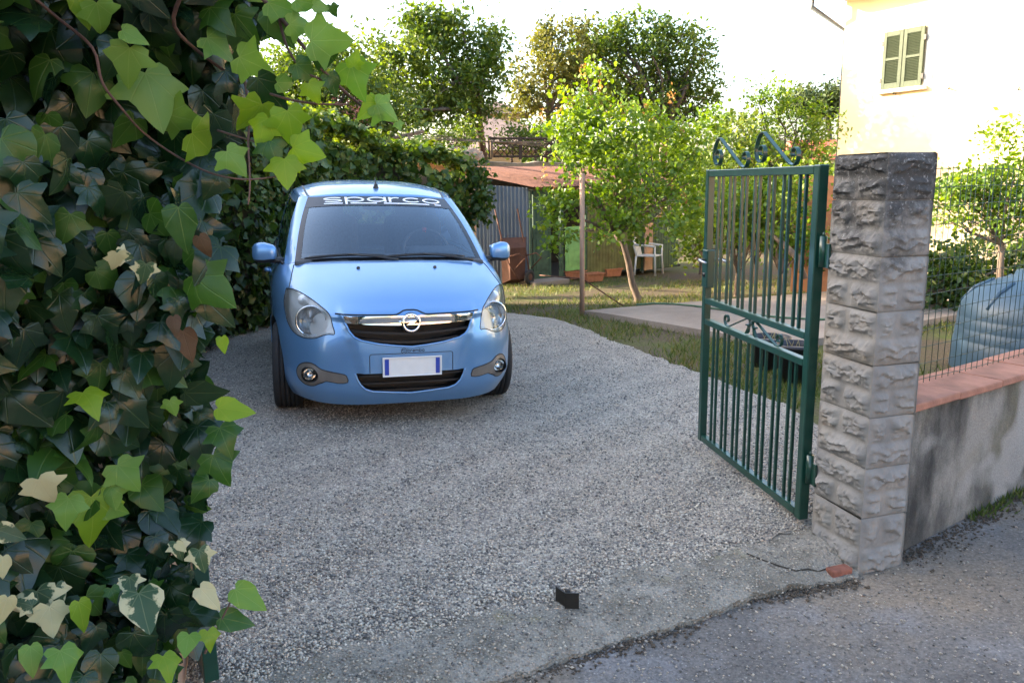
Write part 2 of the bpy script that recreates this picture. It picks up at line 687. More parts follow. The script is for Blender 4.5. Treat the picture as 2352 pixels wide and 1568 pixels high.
tag(obj('gravel', stones('gravel', 125000, GP, gravel_z, .0036, .0085, 1, M['pebble'])), 'loose grey crushed stone covering the yard', 'gravel', kind='stuff')
RP = [(-1.2, 1.5), (3.2, 2.2), (3.2, 3.8), (1.75, 3.1), (1.36, 2.97), (.62, 2.75), (.2, 2.6), (-.8, 2.15)]
tag(obj('road_grit', stones('road_grit', 6500, RP, lambda x, y: max(road_z(x, y), thr_z(x, y) if inside(x, y) > -.08 and x < 1.4 else -1), .002, .0075, 1, M['pebble'], 5, 1.9, .55)), 'scattered pale grit lying on the road edge', 'grit', kind='stuff')

# ------------------------------------------------------------------ stone-faced gate pier
def vnoise2(seed):
    g = np.random.default_rng(seed).random((64, 64))

    def f(u, v):
        iu, iv = int(math.floor(u)), int(math.floor(v))
        fu, fv = u - iu, v - iv
        fu, fv = fu * fu * (3 - 2 * fu), fv * fv * (3 - 2 * fv)
        a_, b_ = g[iu % 64, iv % 64], g[(iu + 1) % 64, iv % 64]
        c_, d_ = g[iu % 64, (iv + 1) % 64], g[(iu + 1) % 64, (iv + 1) % 64]
        return (a_ * (1 - fu) + b_ * fu) * (1 - fv) + (c_ * (1 - fu) + d_ * fu) * fv
    return f


def rock(u, v, wdt, hgt, f, split):
    """relief of one cast block face: two rows of quarry-faced stones with plain margins; u, v in metres"""
    mar = .016
    row = 1 if v > hgt * .5 else 0
    v0 = (v - hgt * .5 * row) / (hgt * .5)
    edges_u = [0.0, wdt]
    if (row == 1) == split:
        edges_u = [0.0, wdt * .44, wdt]
    du = min(abs(u - e) for e in edges_u)
    dv = min(v0, 1 - v0) * hgt * .5
    m = min(1.0, max(0.0, (du - mar * .7) / .02)) * min(1.0, max(0.0, (dv - .005) / .014))
    U = u * 17
    L1 = .30 + .34 * (f(U * 1.1 + row * 9, 3.1) - .35)
    L2 = .62 + .40 * (f(U * 1.3 + 20 + row * 7, 7.7) - .5)
    h = 0.0
    for Lx, amp in ((L1, 1.0), (L2, .75)):
        if v0 > Lx:
            h += amp * max(0.0, 1 - (v0 - Lx) / .42)
        else:
            h += amp * max(0.0, 1 - (Lx - v0) / .05)
    h = h * (.35 + 1.0 * f(U * .9 + 31, v0 * 3 + row * 5)) + .55 * abs(f(u * 60, v * 75) - .5) * 2 + .45 * f(u * 150, v * 150)
    return .0165 * h * m


def m_pier():
    t = NT('cast_stone')
    g = t.noise(9, 6, .6)
    fine = t.noise(160, 4, .7)
    c = t.ramp(g, [(.3, K(.17, .163, .155)), (.7, K(.27, .258, .24))])
    c = t.mix(t.ramp(t.noise(4, 4), [(.5, K(0, 0, 0)), (.75, K(.45, .45, .45))]), c, K(.30, .235, .16))
    sp = t.n('SeparateXYZ')
    t.L(t.co(), sp.inputs[0])
    # black weathering that creeps down from the top
    hgt = t.math('ADD', t.math('MULTIPLY', t.math('SUBTRACT', sp.outputs[2], 1.22), 1.7), t.math('MULTIPLY', t.math('SUBTRACT', t.noise(7, 8, .7), .5), 2.6))
    c = t.mix(t.ramp(hgt, [(.0, K(0, 0, 0)), (.55, K(.9, .9, .9))]), c, K(.035, .035, .036))
    li = t.noise(60, 5, .7)
    c = t.mix(t.math('MULTIPLY', t.ramp(hgt, [(0, K(0, 0, 0)), (.5, K(1, 1, 1))]), t.ramp(li, [(.56, K(0, 0, 0)), (.68, K(.8, .8, .8))])), c, K(.34, .34, .33))
    t.set(Base_Color=c, Roughness=.93)
    t.bump(t.math('ADD', fine, t.noise(50, 4)), .35, .006)
    return t.m


M['pier'] = m_pier()
PC, PX, PY = Vector((1.41, 3.0, 0)), az(73), az(-17)
PW, PD = .225, .305
pier = thing('gate_pier', 'grey stone-faced gate pier blackened at the top, beside the green gate', 'pier', PC)
ztop = 1.638
zl = [-.08] + [ztop - .178 - .2125 * k for k in range(6, -1, -1)] + [ztop]
for b in range(len(zl) - 1):
    z0, z1 = zl[b] + .001, zl[b + 1] - (.001 if b < len(zl) - 2 else 0)
    hgt = z1 - z0
    V, F = [], []
    nv = max(6, int(hgt / .0062))
    off = rng.normal(0, .0009, 2)
    per = []
    faces = [(Vector((0, 0, 0)), PX, PW, -PY, 0), (PX * PW, PY, PD, PX, 1), (PX * PW + PY * PD, -PX, PW, PY, 2), (PY * PD, -PY, PD, -PX, 3)]
    cols = []
    for o_, e_, wd, nn, fi in faces:
        f = vnoise2(11 + (b % 2) * 5 + fi * 3 + (40 if b == len(zl) - 2 else 0))
        nu = max(8, int(wd / .0062))
        for i in range(nu):
            u_ = wd * i / nu
            col = []
            for j in range(nv + 1):
                vv = hgt * j / nv
                amp = 1.0 if fi in (1, 2, 3) else .75
                d = rock(u_, vv, wd, hgt, f, b % 2 == 0) * amp
                edge_in = -.003 * (1 if j in (0, nv) else 0)
                p = o_ + e_ * u_ + nn * (d + edge_in - .004)
                if b == len(zl) - 2 and j == nv:
                    p = p - nn * .012
                col.append(Vector((p.x + off[0], p.y + off[1], z0 + vv)))
            cols.append(col)
    n = len(cols)
    V = [p for c_ in cols for p in c_]
    m = nv + 1
    F = [(i * m + j, ((i + 1) % n) * m + j, ((i + 1) % n) * m + j + 1, i * m + j + 1) for i in range(n) for j in range(nv)]
    F.append(tuple(i * m + nv for i in range(n)))
    F.append(tuple(i * m for i in reversed(range(n))))
    obj('stone_block', mesh('stone_block', V, F, M['pier'], smooth=True, sharp=50), pier)
core = MB()
core.box((PX * PW + PY * PD) / 2 + Vector((0, 0, ztop / 2 - .05)), (PW - .022, PD - .022, ztop - .02), Matrix.Rotation(-R(73 - 90), 3, 'Z'))
M['mortar'] = plain('mortar', K(.25, .24, .225), .95, .2, 20, bump=.3)
core.build('mortar_core', M['mortar'], pier)
# the red brick end under the pier's foot
M['brick'] = plain('red_brick', K(.19, .07, .045), .9, .4, 25, bump=.4)
bp = G(1928, 1294)
bb = MB().box((0, 0, 0), (.10, .05, .045), Matrix.Rotation(R(18), 3, 'Z'), .008)
tag(bb.build('loose_brick', M['brick'], None, (bp.x, bp.y, -.038)), 'broken red brick end set in the threshold at the pier foot', 'brick')

# ------------------------------------------------------------------ green gate leaf standing open
def m_green():
    t = NT('green_gate_paint')
    f = t.noise(14, 4)
    c = t.ramp(f, [(.3, K(.005, .038, .025)), (.7, K(.008, .052, .035))])
    t.set(Base_Color=c, Roughness=.3)
    t.b.inputs['Coat Weight'].default_value = .35
    t.b.inputs['Coat Roughness'].default_value = .12
    t.bump(t.noise(130, 3), .06, .003)
    return t.m


M['green'] = m_green()
M['steel'] = plain('worn_steel', K(.42, .42, .42), .35, .1, 20, 1.0)
M['black'] = plain('black_plastic', K(.012, .012, .013), .45, .2, 30)


def spiral(cx, cz, r0, r1, a0, a1, n=26):
    return [(cx + (r0 + (r1 - r0) * i / n) * math.cos(a0 + (a1 - a0) * i / n), cz + (r0 + (r1 - r0) * i / n) * math.sin(a0 + (a1 - a0) * i / n)) for i in range(n + 1)]


def make_gate(name, label, A, B, lock=True):
    """leaf from its hinge foot A to its free foot B"""
    A, B = Vector(A), Vector(B)
    ex = (B - A).normalized()
    ey = Vector((-ex.y, ex.x, 0))
    L = (B - A).length
    rz = math.atan2(ex.y, ex.x)
    g = thing(name, label, 'gate', A, rz)
    Z0, Z1 = .035, 1.602

    def bar(n, c, s, bev=.004):
        return MB().box(c, s, None, bev).build(n, M['green'], g)
    bar('hinge_stile', (.0225, 0, (Z0 + Z1) / 2), (.045, .045, Z1 - Z0))
    bar('free_stile', (L - .02, 0, (Z0 + Z1) / 2), (.04, .04, Z1 - Z0))
    for zc, hh in ((Z1 - .0205, .036), (.872, .032), (.752, .032), (Z0 + .02, .036)):
        bar('rail', (L / 2 + .006, 0, zc), (L - .094, .036, hh), .003)
    zs = [(.890, Z1 - .037), (Z0 + .037, .737)]
    for k in range(7):
        c = .09 + (L - .185) * (k + .5) / 7
        for dx in (-.026, .026):
            for z0, z1 in zs:
                MB().box((c + dx, 0, (z0 + z1) / 2), (.0125, .0125, z1 - z0)).build('bar', M['green'], g)
    # two scrolls on the top rail: a big curl at the free side running down to a small one
    zt = Z1 + .001
    for s0, s1 in ((.05, .50), (.545, .985)):
        a = L - s0
        b = L - s1
        big = spiral(a - .062, zt + .066, .017, .066, pi * 3.2, pi * 0.62, 30) if False else None
        path = []
        cx, cz, r = a - .07, zt + .075, .07
        # inner curl to outer loop, then over the top and straight down
        for i in range(41):
            tt = i / 40
            ang = -pi * .35 - (1 - tt) * 2.0 * pi + tt * 0.95 * pi
            rr = .016 + (r - .016) * tt ** 1.1
            path.append((cx + rr * math.cos(ang) * .95, cz - .004 + rr * math.sin(ang) * (1.0 + .35 * sstep(.75, 1, tt))))
        top = path[-1]
        foot = (b + .085, zt + .004)
        path += [(top[0] + (foot[0] - top[0]) * t, top[1] + (foot[1] - top[1]) * t) for t in (.08, .2, .4, .6, .8, .95)]
        sc, sz, sr = b + .058, zt + .05, .046
        for i in range(27):
            tt = i / 26
            ang = -pi * .45 - tt * 1.75 * pi
            rr = sr * (1 - .72 * tt)
            path.append((sc + rr * math.cos(ang), sz + rr * math.sin(ang) * 1.05))
        mb = MB().ribbon([(x, 0, z) for x, z in path], (0, 1, 0), .02, .0055)
        mb.build('scroll', M['green'], g)
    # small scrolls between the two middle rails
    zb = .7685
    mid = L / 2 + .0
    for sg in (-1, 1):
        path = []
        c = mid + sg * .052
        for i in range(25):
            tt = i / 24
            ang = (pi / 2 - (1 - tt) * 2.1 * pi - tt * pi * .95) if sg > 0 else (pi / 2 + (1 - tt) * 2.1 * pi + tt * pi * .95)
            rr = .009 + .026 * tt
            path.append((c + rr * math.cos(ang), zb + .04 + rr * math.sin(ang)))
        path += [(mid + sg * .012, zb + .062), (mid + sg * .018, zb + .08), (mid + sg * .035, zb + .0855), (mid + sg * .06, zb + .079)]
        ex_ = mid + sg * .30
        path += [(mid + sg * (.06 + .20 * t), zb + .079 - .074 * t) for t in (.25, .5, .75, 1)]
        for i in range(1, 22):
            tt = i / 21
            ang = (-pi / 2 + tt * 2.1 * pi) if sg > 0 else (-pi / 2 - tt * 2.1 * pi)
            rr = .034 * (1 - .68 * tt)
            path.append((mid + sg * .285 + rr * math.cos(ang) + sg * .0, zb + .039 + rr * math.sin(ang)))
        MB().ribbon([(x, 0, z) for x, z in path], (0, 1, 0), .014, .005).build('small_scroll', M['green'], g)
    if lock:
        lp = MB().box((L - .03, 0, 1.055), (.075, .046, .215), None, .006).build('lock_case', M['green'], g)
        MB().lathe([(.0, -.030), (.012, -.030), (.012, .03), (.0, .03)], (L - .03, 0, 1.02), 'Y', 12).build('key_cylinder', M['black'], lp)
        hd = MB()
        for sy in (-1, 1):
            hd.tube([(L - .03, sy * .02, 1.105), (L - .03, sy * .055, 1.105), (L - .045, sy * .064, 1.105), (L - .14, sy * .064, 1.098)], .0075, 8)
        hd.build('lever_handle', M['steel'], lp)
    for zc in (1.245, .285):
        hg = MB().tube([(-.026, .0, zc - .065), (-.026, 0, zc + .065)], .016, 12)
        hg.tube([(-.026, 0, zc + .065), (-.026, 0, zc + .082)], [.009, .003], 8)
        hg.box((-.0, 0, zc), (.03, .012, .06))
        hg.box((-.05, -.004, zc - .015), (.045, .008, .10))
        hg.build('hinge', M['green'], g)
    return g


make_gate('iron_gate', 'open dark green iron gate with scrolls along its top rail', (1.305, 3.345, 0), (1.115, 4.505, 0))
make_gate('iron_gate', 'dark green gate post edge almost hidden by the foreground ivy', (-.955, 2.22, 0), (-1.60, 3.20, 0), False)

# stop bracket on the threshold
st = G(1300, 1400)
gs = thing('gate_stop', 'small dark bent steel gate stop on the threshold', 'gate stop', (st.x, st.y, .01), R(-14))
M['darksteel'] = plain('dark_steel', K(.02, .018, .015), .5, .3, 30, .3)
MB().box((.022, 0, .03), (.052, .005, .062), Matrix.Rotation(R(8), 3, 'Z')).build('front_plate', M['darksteel'], gs)
MB().box((-.024, .022, .03), (.055, .005, .056), Matrix.Rotation(R(-42), 3, 'Z')).build('side_plate', M['darksteel'], gs)
MB().lathe([(0, .03), (.011, .03), (.011, .048), (0, .05)], (.0, .04, 0), 'Z', 10).build('bolt_head', M['darksteel'], gs)

# ------------------------------------------------------------------ low road wall with terracotta coping and mesh fence
def m_oldwall():
    t = NT('stained_render')
    st_ = t.noise(3.2, 7, .62, vec=(1.0, 1.0, .45))
    st2 = t.noise(2.0, 6, .6, vec=(1, 1, .6))
    fine = t.noise(110, 4, .7)
    c = t.ramp(st_, [(.38, K(.03, .029, .027)), (.49, K(.10, .095, .085)), (.62, K(.24, .225, .20))])
    c = t.mix(t.ramp(st2, [(.55, K(0, 0, 0)), (.68, K(.5, .5, .5))]), c, K(.13, .115, .065))
    c = t.mix(t.ramp(t.noise(1.7, 3, vec=(1, 1, .9)), [(.55, K(0, 0, 0)), (.61, K(.75, .75, .75))]), c, K(.30, .29, .275))
    c = t.mix(.4, c, t.ramp(fine, [(.3, K(.2, .2, .2)), (.7, K(.75, .75, .75))]), 'OVERLAY')
    t.set(Base_Color=c, Roughness=.95)
    t.bump(t.math('ADD', fine, st_), .4, .012)
    return t.m


M['oldwall'] = m_oldwall()
M['tile'] = plain('terracotta', K(.30, .135, .09), .8, .35, 7, bump=.25, bscale=90)
WD, WN = az(57), az(-33)
W0 = Vector((1.655, 3.115, 0))
rw = thing('road_wall', 'low stained grey wall with terracotta coping to the right of the pier', 'wall', W0, -R(57 - 90))
LW = 4.2
MB().box((LW / 2 - .06, .13, .22), (LW, .19, .76)).build('wall', M['oldwall'], rw)
tile = MB().box((0, 0, 0), (.352, .27, .034), None, .006).me('coping_tile', M['tile'])
for k in range(12):
    o = obj('coping_tile', tile, rw, (.14 + .3555 * k, .125, .622 + float(rng.normal(0, .0015))))
    o.rotation_euler = (float(rng.normal(0, .004)), float(rng.normal(0, .003)), float(rng.normal(0, .004)))
M['wire'] = plain('fence_wire', K(.02, .05, .04), .5, .3, 40, .2)
fe = thing('mesh_fence', 'dark green welded wire mesh fence standing on the terracotta coping', 'fence', W0 + WN * .17 + Vector((0, 0, .64)), -R(57 - 90))
vw = MB().tube([(0, 0, 0), (0, 0, .95)], .0016, 5).me('wire', M['wire'])
x = .03
k = 0
while x < 3.2:
    o = obj('wire', vw, fe, (x, .0, 0))
    o.rotation_euler = (float(rng.normal(0, .006)), float(rng.normal(0, .006)), 0)
    x += .051
    k += 1
for j in range(13):
    z = .012 + j * .077
    pts = [(i * .2, .0035 + .006 * math.sin(i * 1.3 + j * 2.1), z + .004 * math.sin(i * .9 + j)) for i in range(17)]
    MB().tube(pts, .0017, 5).build('wire', M['wire'], fe)
MB().tube([(1.9, .01, -.02), (1.9, .01, .98)], .014, 8).build('fence_post', M['wire'], fe)

# gravel kicked out over the threshold
SPL = [(-.8, 2.05), (0, 2.38), (.6, 2.68), (1.2, 2.98), (1.30, 3.25), (1.0, 3.2), (.4, 2.92), (-.2, 2.6), (-.8, 2.3)]
tag(obj('spilled_gravel', stones('spilled_gravel', 3400, SPL, thr_z, .002, .007, 1, M['pebble'], 4.0, 2.1, .8)), 'gravel spilled over the concrete threshold', 'gravel', kind='stuff')

# crumbled dirt gathered along the lower edge of the threshold
M['clod'] = plain('dark_dirt', K(.07, .055, .04), .95, .4, 30)
_n = 1700
_d = np.random.default_rng(17)
_pp = []
for _ in range(_n):
    _i = int(_d.integers(1, len(lo) - 1))
    _q = Vector(lo[_i]).lerp(Vector(lo[_i + 1]), _d.random())
    if math.sin(_q.x * 6) + _d.normal(0, .6) < -.2:
        continue
    _o = abs(_d.normal(0, .035)) - .006
    _pp.append((_q.x + TN.x * -_o, _q.y + TN.y * -_o))
_oc = np.array([(1, 0, 0), (0, 1, 0), (-1, 0, 0), (0, -1, 0), (0, 0, .7), (0, 0, -.7)], float)
_of = np.array([(0, 1, 4), (1, 2, 4), (2, 3, 4), (3, 0, 4), (1, 0, 5), (2, 1, 5), (3, 2, 5), (0, 3, 5)])
_m = len(_pp)
_s = _d.uniform(.002, .009, _m)
_P = np.array([(x_, y_, road_z(x_, y_) + .004) for x_, y_ in _pp])[:, None, :] + _oc[None] * _d.uniform(.6, 1.4, (_m, 6, 1)) * _s[:, None, None]
tag(obj('road_dirt', fastmesh('road_dirt', _P.reshape(-1, 3), (_of[None] + (np.arange(_m) * 6)[:, None, None]).reshape(-1, 3), M['clod'])), 'dark crumbled dirt along the edge of the threshold', 'dirt', kind='stuff')
# weeds and black grit at the foot of the road wall
_w = np.random.default_rng(23)
_b0, _b1 = W0 + WN * .03 + WD * .55, W0 + WN * .03 + WD * 1.9
_V, _T = [], []
for _ in range(420):
    _q = _b0.lerp(_b1, float(_w.random())) - WN * abs(float(_w.normal(0, .03)))
    _z = road_z(_q.x, _q.y)
    _h = float(_w.uniform(.015, .06))
    _a = float(_w.random() * 6.28)
    _c, _s2 = math.cos(_a) * .005, math.sin(_a) * .005
    _V += [(_q.x - _c, _q.y - _s2, _z), (_q.x + _c, _q.y + _s2, _z), (_q.x + float(_w.normal(0, .02)), _q.y + float(_w.normal(0, .02)), _z + _h)]
    _T += [float(_w.random())] * 3
M['weed'] = leafmat('weed_blades', [K(.03, .06, .012), K(.06, .10, .02), K(.10, .12, .03)], .6, .3)
tag(obj('weeds', fastmesh('weeds', np.array(_V), np.arange(len(_V)).reshape(-1, 3), M['weed'], np.array(_T))), 'small green weeds at the foot of the road wall', 'weeds', kind='stuff')
_pp = []
for _ in range(1500):
    _q = W0 + WD * float(_w.uniform(-.05, 2.0)) - WN * (abs(float(_w.normal(0, .07))) - .03)
    _pp.append((_q.x, _q.y))
_m = len(_pp)
_s = _w.uniform(.002, .008, _m)
_P = np.array([(x_, y_, road_z(x_, y_) + .004) for x_, y_ in _pp])[:, None, :] + _oc[None] * _w.uniform(.6, 1.4, (_m, 6, 1)) * _s[:, None, None]
tag(obj('wall_foot_dirt', fastmesh('wall_foot_dirt', _P.reshape(-1, 3), (_of[None] + (np.arange(_m) * 6)[:, None, None]).reshape(-1, 3), M['clod'])), 'dark grit gathered at the foot of the road wall', 'dirt', kind='stuff')
# ------------------------------------------------------------------ the car (car space: x to the viewer's right, y to the rear, z up)
def cubic(t, P, q):
    """natural cubic spline through P at knots t, read at q"""
    t = np.asarray(t, float)
    P = np.asarray(P, float)
    n = len(t)
    h = np.diff(t)
    A = np.zeros((n, n))
    B = np.zeros((n,) + P.shape[1:])
    A[0, 0] = A[-1, -1] = 1
    for i in range(1, n - 1):
        A[i, i - 1], A[i, i], A[i, i + 1] = h[i - 1], 2 * (h[i - 1] + h[i]), h[i]
        B[i] = 6 * ((P[i + 1] - P[i]) / h[i] - (P[i] - P[i - 1]) / h[i - 1])
    m2 = np.linalg.solve(A, B.reshape(n, -1)).reshape(B.shape)
    q = np.asarray(q, float)
    i = np.clip(np.searchsorted(t, q) - 1, 0, n - 2)
    sh = (-1,) + (1,) * (P.ndim - 1)
    hi_, a, b = h[i].reshape(sh), (t[i + 1] - q).reshape(sh), (q - t[i]).reshape(sh)
    return m2[i] * a ** 3 / (6 * hi_) + m2[i + 1] * b ** 3 / (6 * hi_) + (P[i] / hi_ - m2[i] * hi_ / 6) * a + (P[i + 1] / hi_ - m2[i + 1] * hi_ / 6) * b


def pchip(t, P, q):
    """interpolation through P that never overshoots"""
    t = np.asarray(t, float)
    P = np.asarray(P, float)
    h = np.diff(t).reshape((-1,) + (1,) * (P.ndim - 1))
    d = np.diff(P, axis=0) / h
    m = np.zeros_like(P)
    m[0], m[-1] = d[0], d[-1]
    w1, w2 = 2 * h[1:] + h[:-1], h[1:] + 2 * h[:-1]
    ok = d[:-1] * d[1:] > 0
    with np.errstate(divide='ignore', invalid='ignore'):
        hm = (w1 + w2) / (w1 / d[:-1] + w2 / d[1:])
    m[1:-1] = np.where(ok, hm, 0)
    q = np.asarray(q, float)
    i = np.clip(np.searchsorted(t, q) - 1, 0, len(t) - 2)
    hh = h[i]
    x = ((q - t[i]).reshape((-1,) + (1,) * (P.ndim - 1))) / hh
    return (1 + 2 * x) * (1 - x) ** 2 * P[i] + x * (1 - x) ** 2 * hh * m[i] + x * x * (3 - 2 * x) * P[i + 1] + x * x * (x - 1) * hh * m[i + 1]


def knots(net, axis):
    d = np.linalg.norm(np.diff(net, axis=axis), axis=-1).mean(axis=1 - axis) + 1e-3
    return np.concatenate([[0], np.cumsum(d)])


def dens(k, per):
    """subdivide each knot span"""
    out = []
    for i in range(len(k) - 1):
        out += [k[i] + (k[i + 1] - k[i]) * j / per[i] for j in range(per[i])]
    return np.array(out + [k[-1]])


def tensor(net, pr, pc):
    kr, kc = knots(net, 0), knots(net, 1)
    A = cubic(kc, np.swapaxes(net, 0, 1), dens(kc, pc))        # columns first
    A = np.swapaxes(A, 0, 1)
    return cubic(kr, A, dens(kr, pr))


rear = [(.838, 1.2), (.84, 2.1), (.83, 3.0), (.77, 3.5), (.6, 3.66), (.3, 3.71), (0, 3.72)]


def rr(z, dx=0.0, dy=0.0):
    return [(max(0.0, x - dx if x > 0 else 0), y - (dy if y > 3.2 else 0), z) for x, y in rear]


def lift(zs, ins, dy=0.0):
    return [(max(0.0, x - ins) if x > 0 else 0, y - (dy if y > 3.2 else 0), z) for (x, y), z in zip(rear, zs)]


NET = [
    [(0, .06, .165), (.22, .065, .165), (.41, .10, .165), (.56, .20, .165), (.67, .36, .168), (.745, .55, .17), (.80, .80, .17)] + rr(.17, .035, .04),
    [(0, .012, .255), (.22, .015, .255), (.42, .048, .255), (.58, .145, .255), (.695, .30, .255), (.775, .51, .255), (.818, .80, .255)] + rr(.255, .008, .01),
    [(0, 0, .40), (.22, .003, .40), (.42, .034, .40), (.58, .13, .40), (.702, .29, .40), (.785, .50, .40), (.826, .80, .40)] + rr(.40),
    [(0, 0, .55), (.22, .004, .55), (.42, .04, .55), (.58, .14, .55), (.705, .31, .55), (.787, .52, .55), (.83, .81, .55)] + rr(.56, -.002),
    [(0, .012, .65), (.22, .02, .65), (.42, .062, .65), (.578, .172, .65), (.698, .345, .655), (.776, .55, .66), (.824, .82, .68)] + rr(.70, -.001, .01),
    [(0, .022, .71), (.215, .032, .71), (.415, .075, .71), (.572, .197, .73), (.687, .365, .77), (.762, .56, .805), (.806, .84, .86)] + lift([.87, .89, .905, .90, .90, .90, .90], .008, .03),
    [(0, .038, .757), (.21, .048, .756), (.41, .094, .756), (.555, .235, .793), (.658, .395, .838), (.728, .565, .876), (.765, .855, .945)] + lift([.968, .992, 1.01, 1.02, 1.02, 1.02, 1.02], .05, .06),
    [(0, .135, .825), (.20, .145, .824), (.39, .19, .823), (.525, .32, .852), (.622, .465, .886), (.694, .61, .912), (.745, .86, .968)] + lift([.986, 1.006, 1.024, 1.034, 1.034, 1.034, 1.034], .07, .08),
    [(0, .36, .925), (.185, .368, .923), (.36, .40, .918), (.50, .485, .924), (.60, .58, .935), (.672, .69, .950), (.728, .862, .982)] + lift([.985, 1.004, 1.02, 1.03, 1.03, 1.03, 1.03], .105, .11),
    [(0, .69, 1.020), (.17, .695, 1.019), (.34, .712, 1.016), (.475, .745, 1.010), (.58, .78, 1.003), (.65, .82, .996), (.708, .868, .988)] + lift([.95, .965, .98, .99, .99, .99, .99], .125, .13),
]
NET = np.array(NET, float)
PR = [4, 5, 6, 5, 4, 4, 5, 7, 8]
PCc = [8, 8, 9, 8, 8, 8, 8, 10, 8, 8, 5, 5, 5]
B_ = tensor(NET, PR, PCc)
B_[:, 0, 0] = 0
B_[:, -1, 0] = 0
# centre of the nose stands a little proud, with a step running down from the lamps
zz, xx = B_[..., 2], np.abs(B_[..., 0])
front = np.clip((.55 - B_[..., 1]) / .3, 0, 1) * np.clip((.80 - zz) / .05, 0, 1) * np.clip((zz - .27) / .1, 0, 1)
xl = .415 - (.72 - zz) * .30
stp = np.clip((xl - xx) / .016 + .5, 0, 1)
stp = stp * stp * (3 - 2 * stp)
B_[..., 1] -= .019 * stp * front
nr, nc = B_.shape[:2]
# closed solid: right half, left half, deck and floor
Vb, Fb = [], []
idx = np.zeros((2, nr, nc), int)
for i in range(nr):
    for j in range(nc):
        idx[0, i, j] = len(Vb)
        Vb.append(tuple(B_[i, j]))
        if j in (0, nc - 1):
            idx[1, i, j] = idx[0, i, j]
        else:
            idx[1, i, j] = len(Vb)
            Vb.append((-B_[i, j, 0], B_[i, j, 1], B_[i, j, 2]))
for i in range(nr - 1):
    for j in range(nc - 1):
        a, b, c, d = idx[0, i, j], idx[0, i, j + 1], idx[0, i + 1, j + 1], idx[0, i + 1, j]
        Fb.append((a, b, c, d))
        a, b, c, d = idx[1, i, j], idx[1, i, j + 1], idx[1, i + 1, j + 1], idx[1, i + 1, j]
        Fb.append((a, d, c, b))
for i, flip in ((0, True), (nr - 1, False)):
    for j in range(nc - 1):
        q = [idx[0, i, j], idx[0, i, j + 1], idx[1, i, j + 1], idx[1, i, j]]
        q = list(dict.fromkeys(int(v) for v in q))
        if len(q) > 2:
            Fb.append(tuple(reversed(q)) if flip else tuple(q))
BVH = BVHTree.FromPolygons([Vector(v) for v in Vb], Fb)


def surf(x, z):
    h = BVH.ray_cast(Vector((x, -2, z)), Vector((0, 1, 0)))
    return h[0].y if h[0] is not None else .6


def top_z(x, y):
    h = BVH.ray_cast(Vector((x, y, 3)), Vector((0, 0, -1)))
    return h[0].z if h[0] is not None else 1.0


CARM = Matrix.Translation((CAR_X, CAR_Y, .012)) @ Matrix.Rotation(-CAR_YAW, 4, 'Z') @ Matrix.Rotation(CAR_TILT, 4, 'Y')
CINV = CARM.inverted()


def zc(x, y):
    """a point of the front end: place in the enlarged view of the car -> car space (x, z) on the bodywork"""
    d = ray((600 + x / 2.45) * .91875, (420 + y / 2.45) * .91875)
    o = CINV @ Vector((0, 0, EYE))
    h = BVH.ray_cast(o, (CINV.to_3x3() @ d).normalized())
    return h[0] if h[0] is not None else None


def trace(pts, flip=False):
    out = []
    for p in pts:
        h = zc(*p)
        if h is not None:
            out.append((-h.x if flip else h.x, h.z))
    return out


def smoothloop(P, n=4):
    """closed smooth loop through the points"""
    out = []
    m = len(P)
    for i in range(m):
        p0, p1, p2, p3 = (Vector(P[(i + k) % m]) for k in (-1, 0, 1, 2))
        for j in range(n):
            t = j / n
            out.append(tuple(.5 * ((2 * p1) + (p2 - p0) * t + (2 * p0 - 5 * p1 + 4 * p2 - p3) * t * t + (3 * p1 - p0 - 3 * p2 + p3) * t ** 3)))
    return out


def drape(poly, off=.002, step=.02, sfn=None, thick=0.0):
    """lay an outline on the nose of the car, off metres in front of the bodywork"""
    sfn = sfn or surf
    P = [Vector(p) for p in poly]
    nb = len(P)
    xs_, zs_ = [p.x for p in P], [p.y for p in P]
    gx, gy = np.meshgrid(np.arange(min(xs_), max(xs_), step), np.arange(min(zs_), max(zs_), step))
    gx, gy = gx.ravel(), gy.ravel()
    k = inpoly(gx, gy, poly)
    P += [Vector((float(a), float(b))) for a, b in zip(gx[k], gy[k])]
    V, _, F, *_ = delaunay_2d_cdt(P, [(i, (i + 1) % nb) for i in range(nb)], [], 1, 1e-6)
    V3 = [Vector((v.x, sfn(v.x, v.y) - off, v.y)) for v in V]
    F = [tuple(f) if (V[f[1]] - V[f[0]]).cross(V[f[2]] - V[f[0]]) > 0 else tuple(reversed(f)) for f in F]
    if thick:
        m = len(V3)
        V3 += [Vector((v.x, v.y + thick, v.z)) for v in V3[:nb]]
        F += [(i, m + i, m + (i + 1) % nb, (i + 1) % nb) for i in range(nb)]
    return V3, F


def cutter(poly, depth, flat=None):
    n = len(poly)
    V = [Vector((p[0], -.5, p[1])) for p in poly]
    V += [Vector((p[0], flat if flat is not None else surf(*p) + depth, p[1])) for p in poly]
    F = [tuple(range(n)), tuple(reversed(range(n, 2 * n)))] + [(i, n + i, n + (i + 1) % n, (i + 1) % n) for i in range(n)]
    return V, F


# --- materials
def m_paint():
    t = NT('light_blue_car_paint')
    fl = t.n('TexVoronoi')
    fl.inputs['Scale'].default_value = 900
    t.L(t.co(), fl.inputs['Vector'])
    c = t.mix(.10, K(.135, .295, .545), fl.outputs['Color'], 'OVERLAY')
    dirt = t.noise(3, 6)
    t.set(Base_Color=c, Roughness=t.ramp(dirt, [(.3, K(.30, .30, .30)), (.8, K(.40, .40, .40))]), Metallic=.5)
    t.b.inputs['Coat Weight'].default_value = 1.0
    t.b.inputs['Coat Roughness'].default_value = .035
    t.b.inputs['Coat IOR'].default_value = 1.5
    return t.m


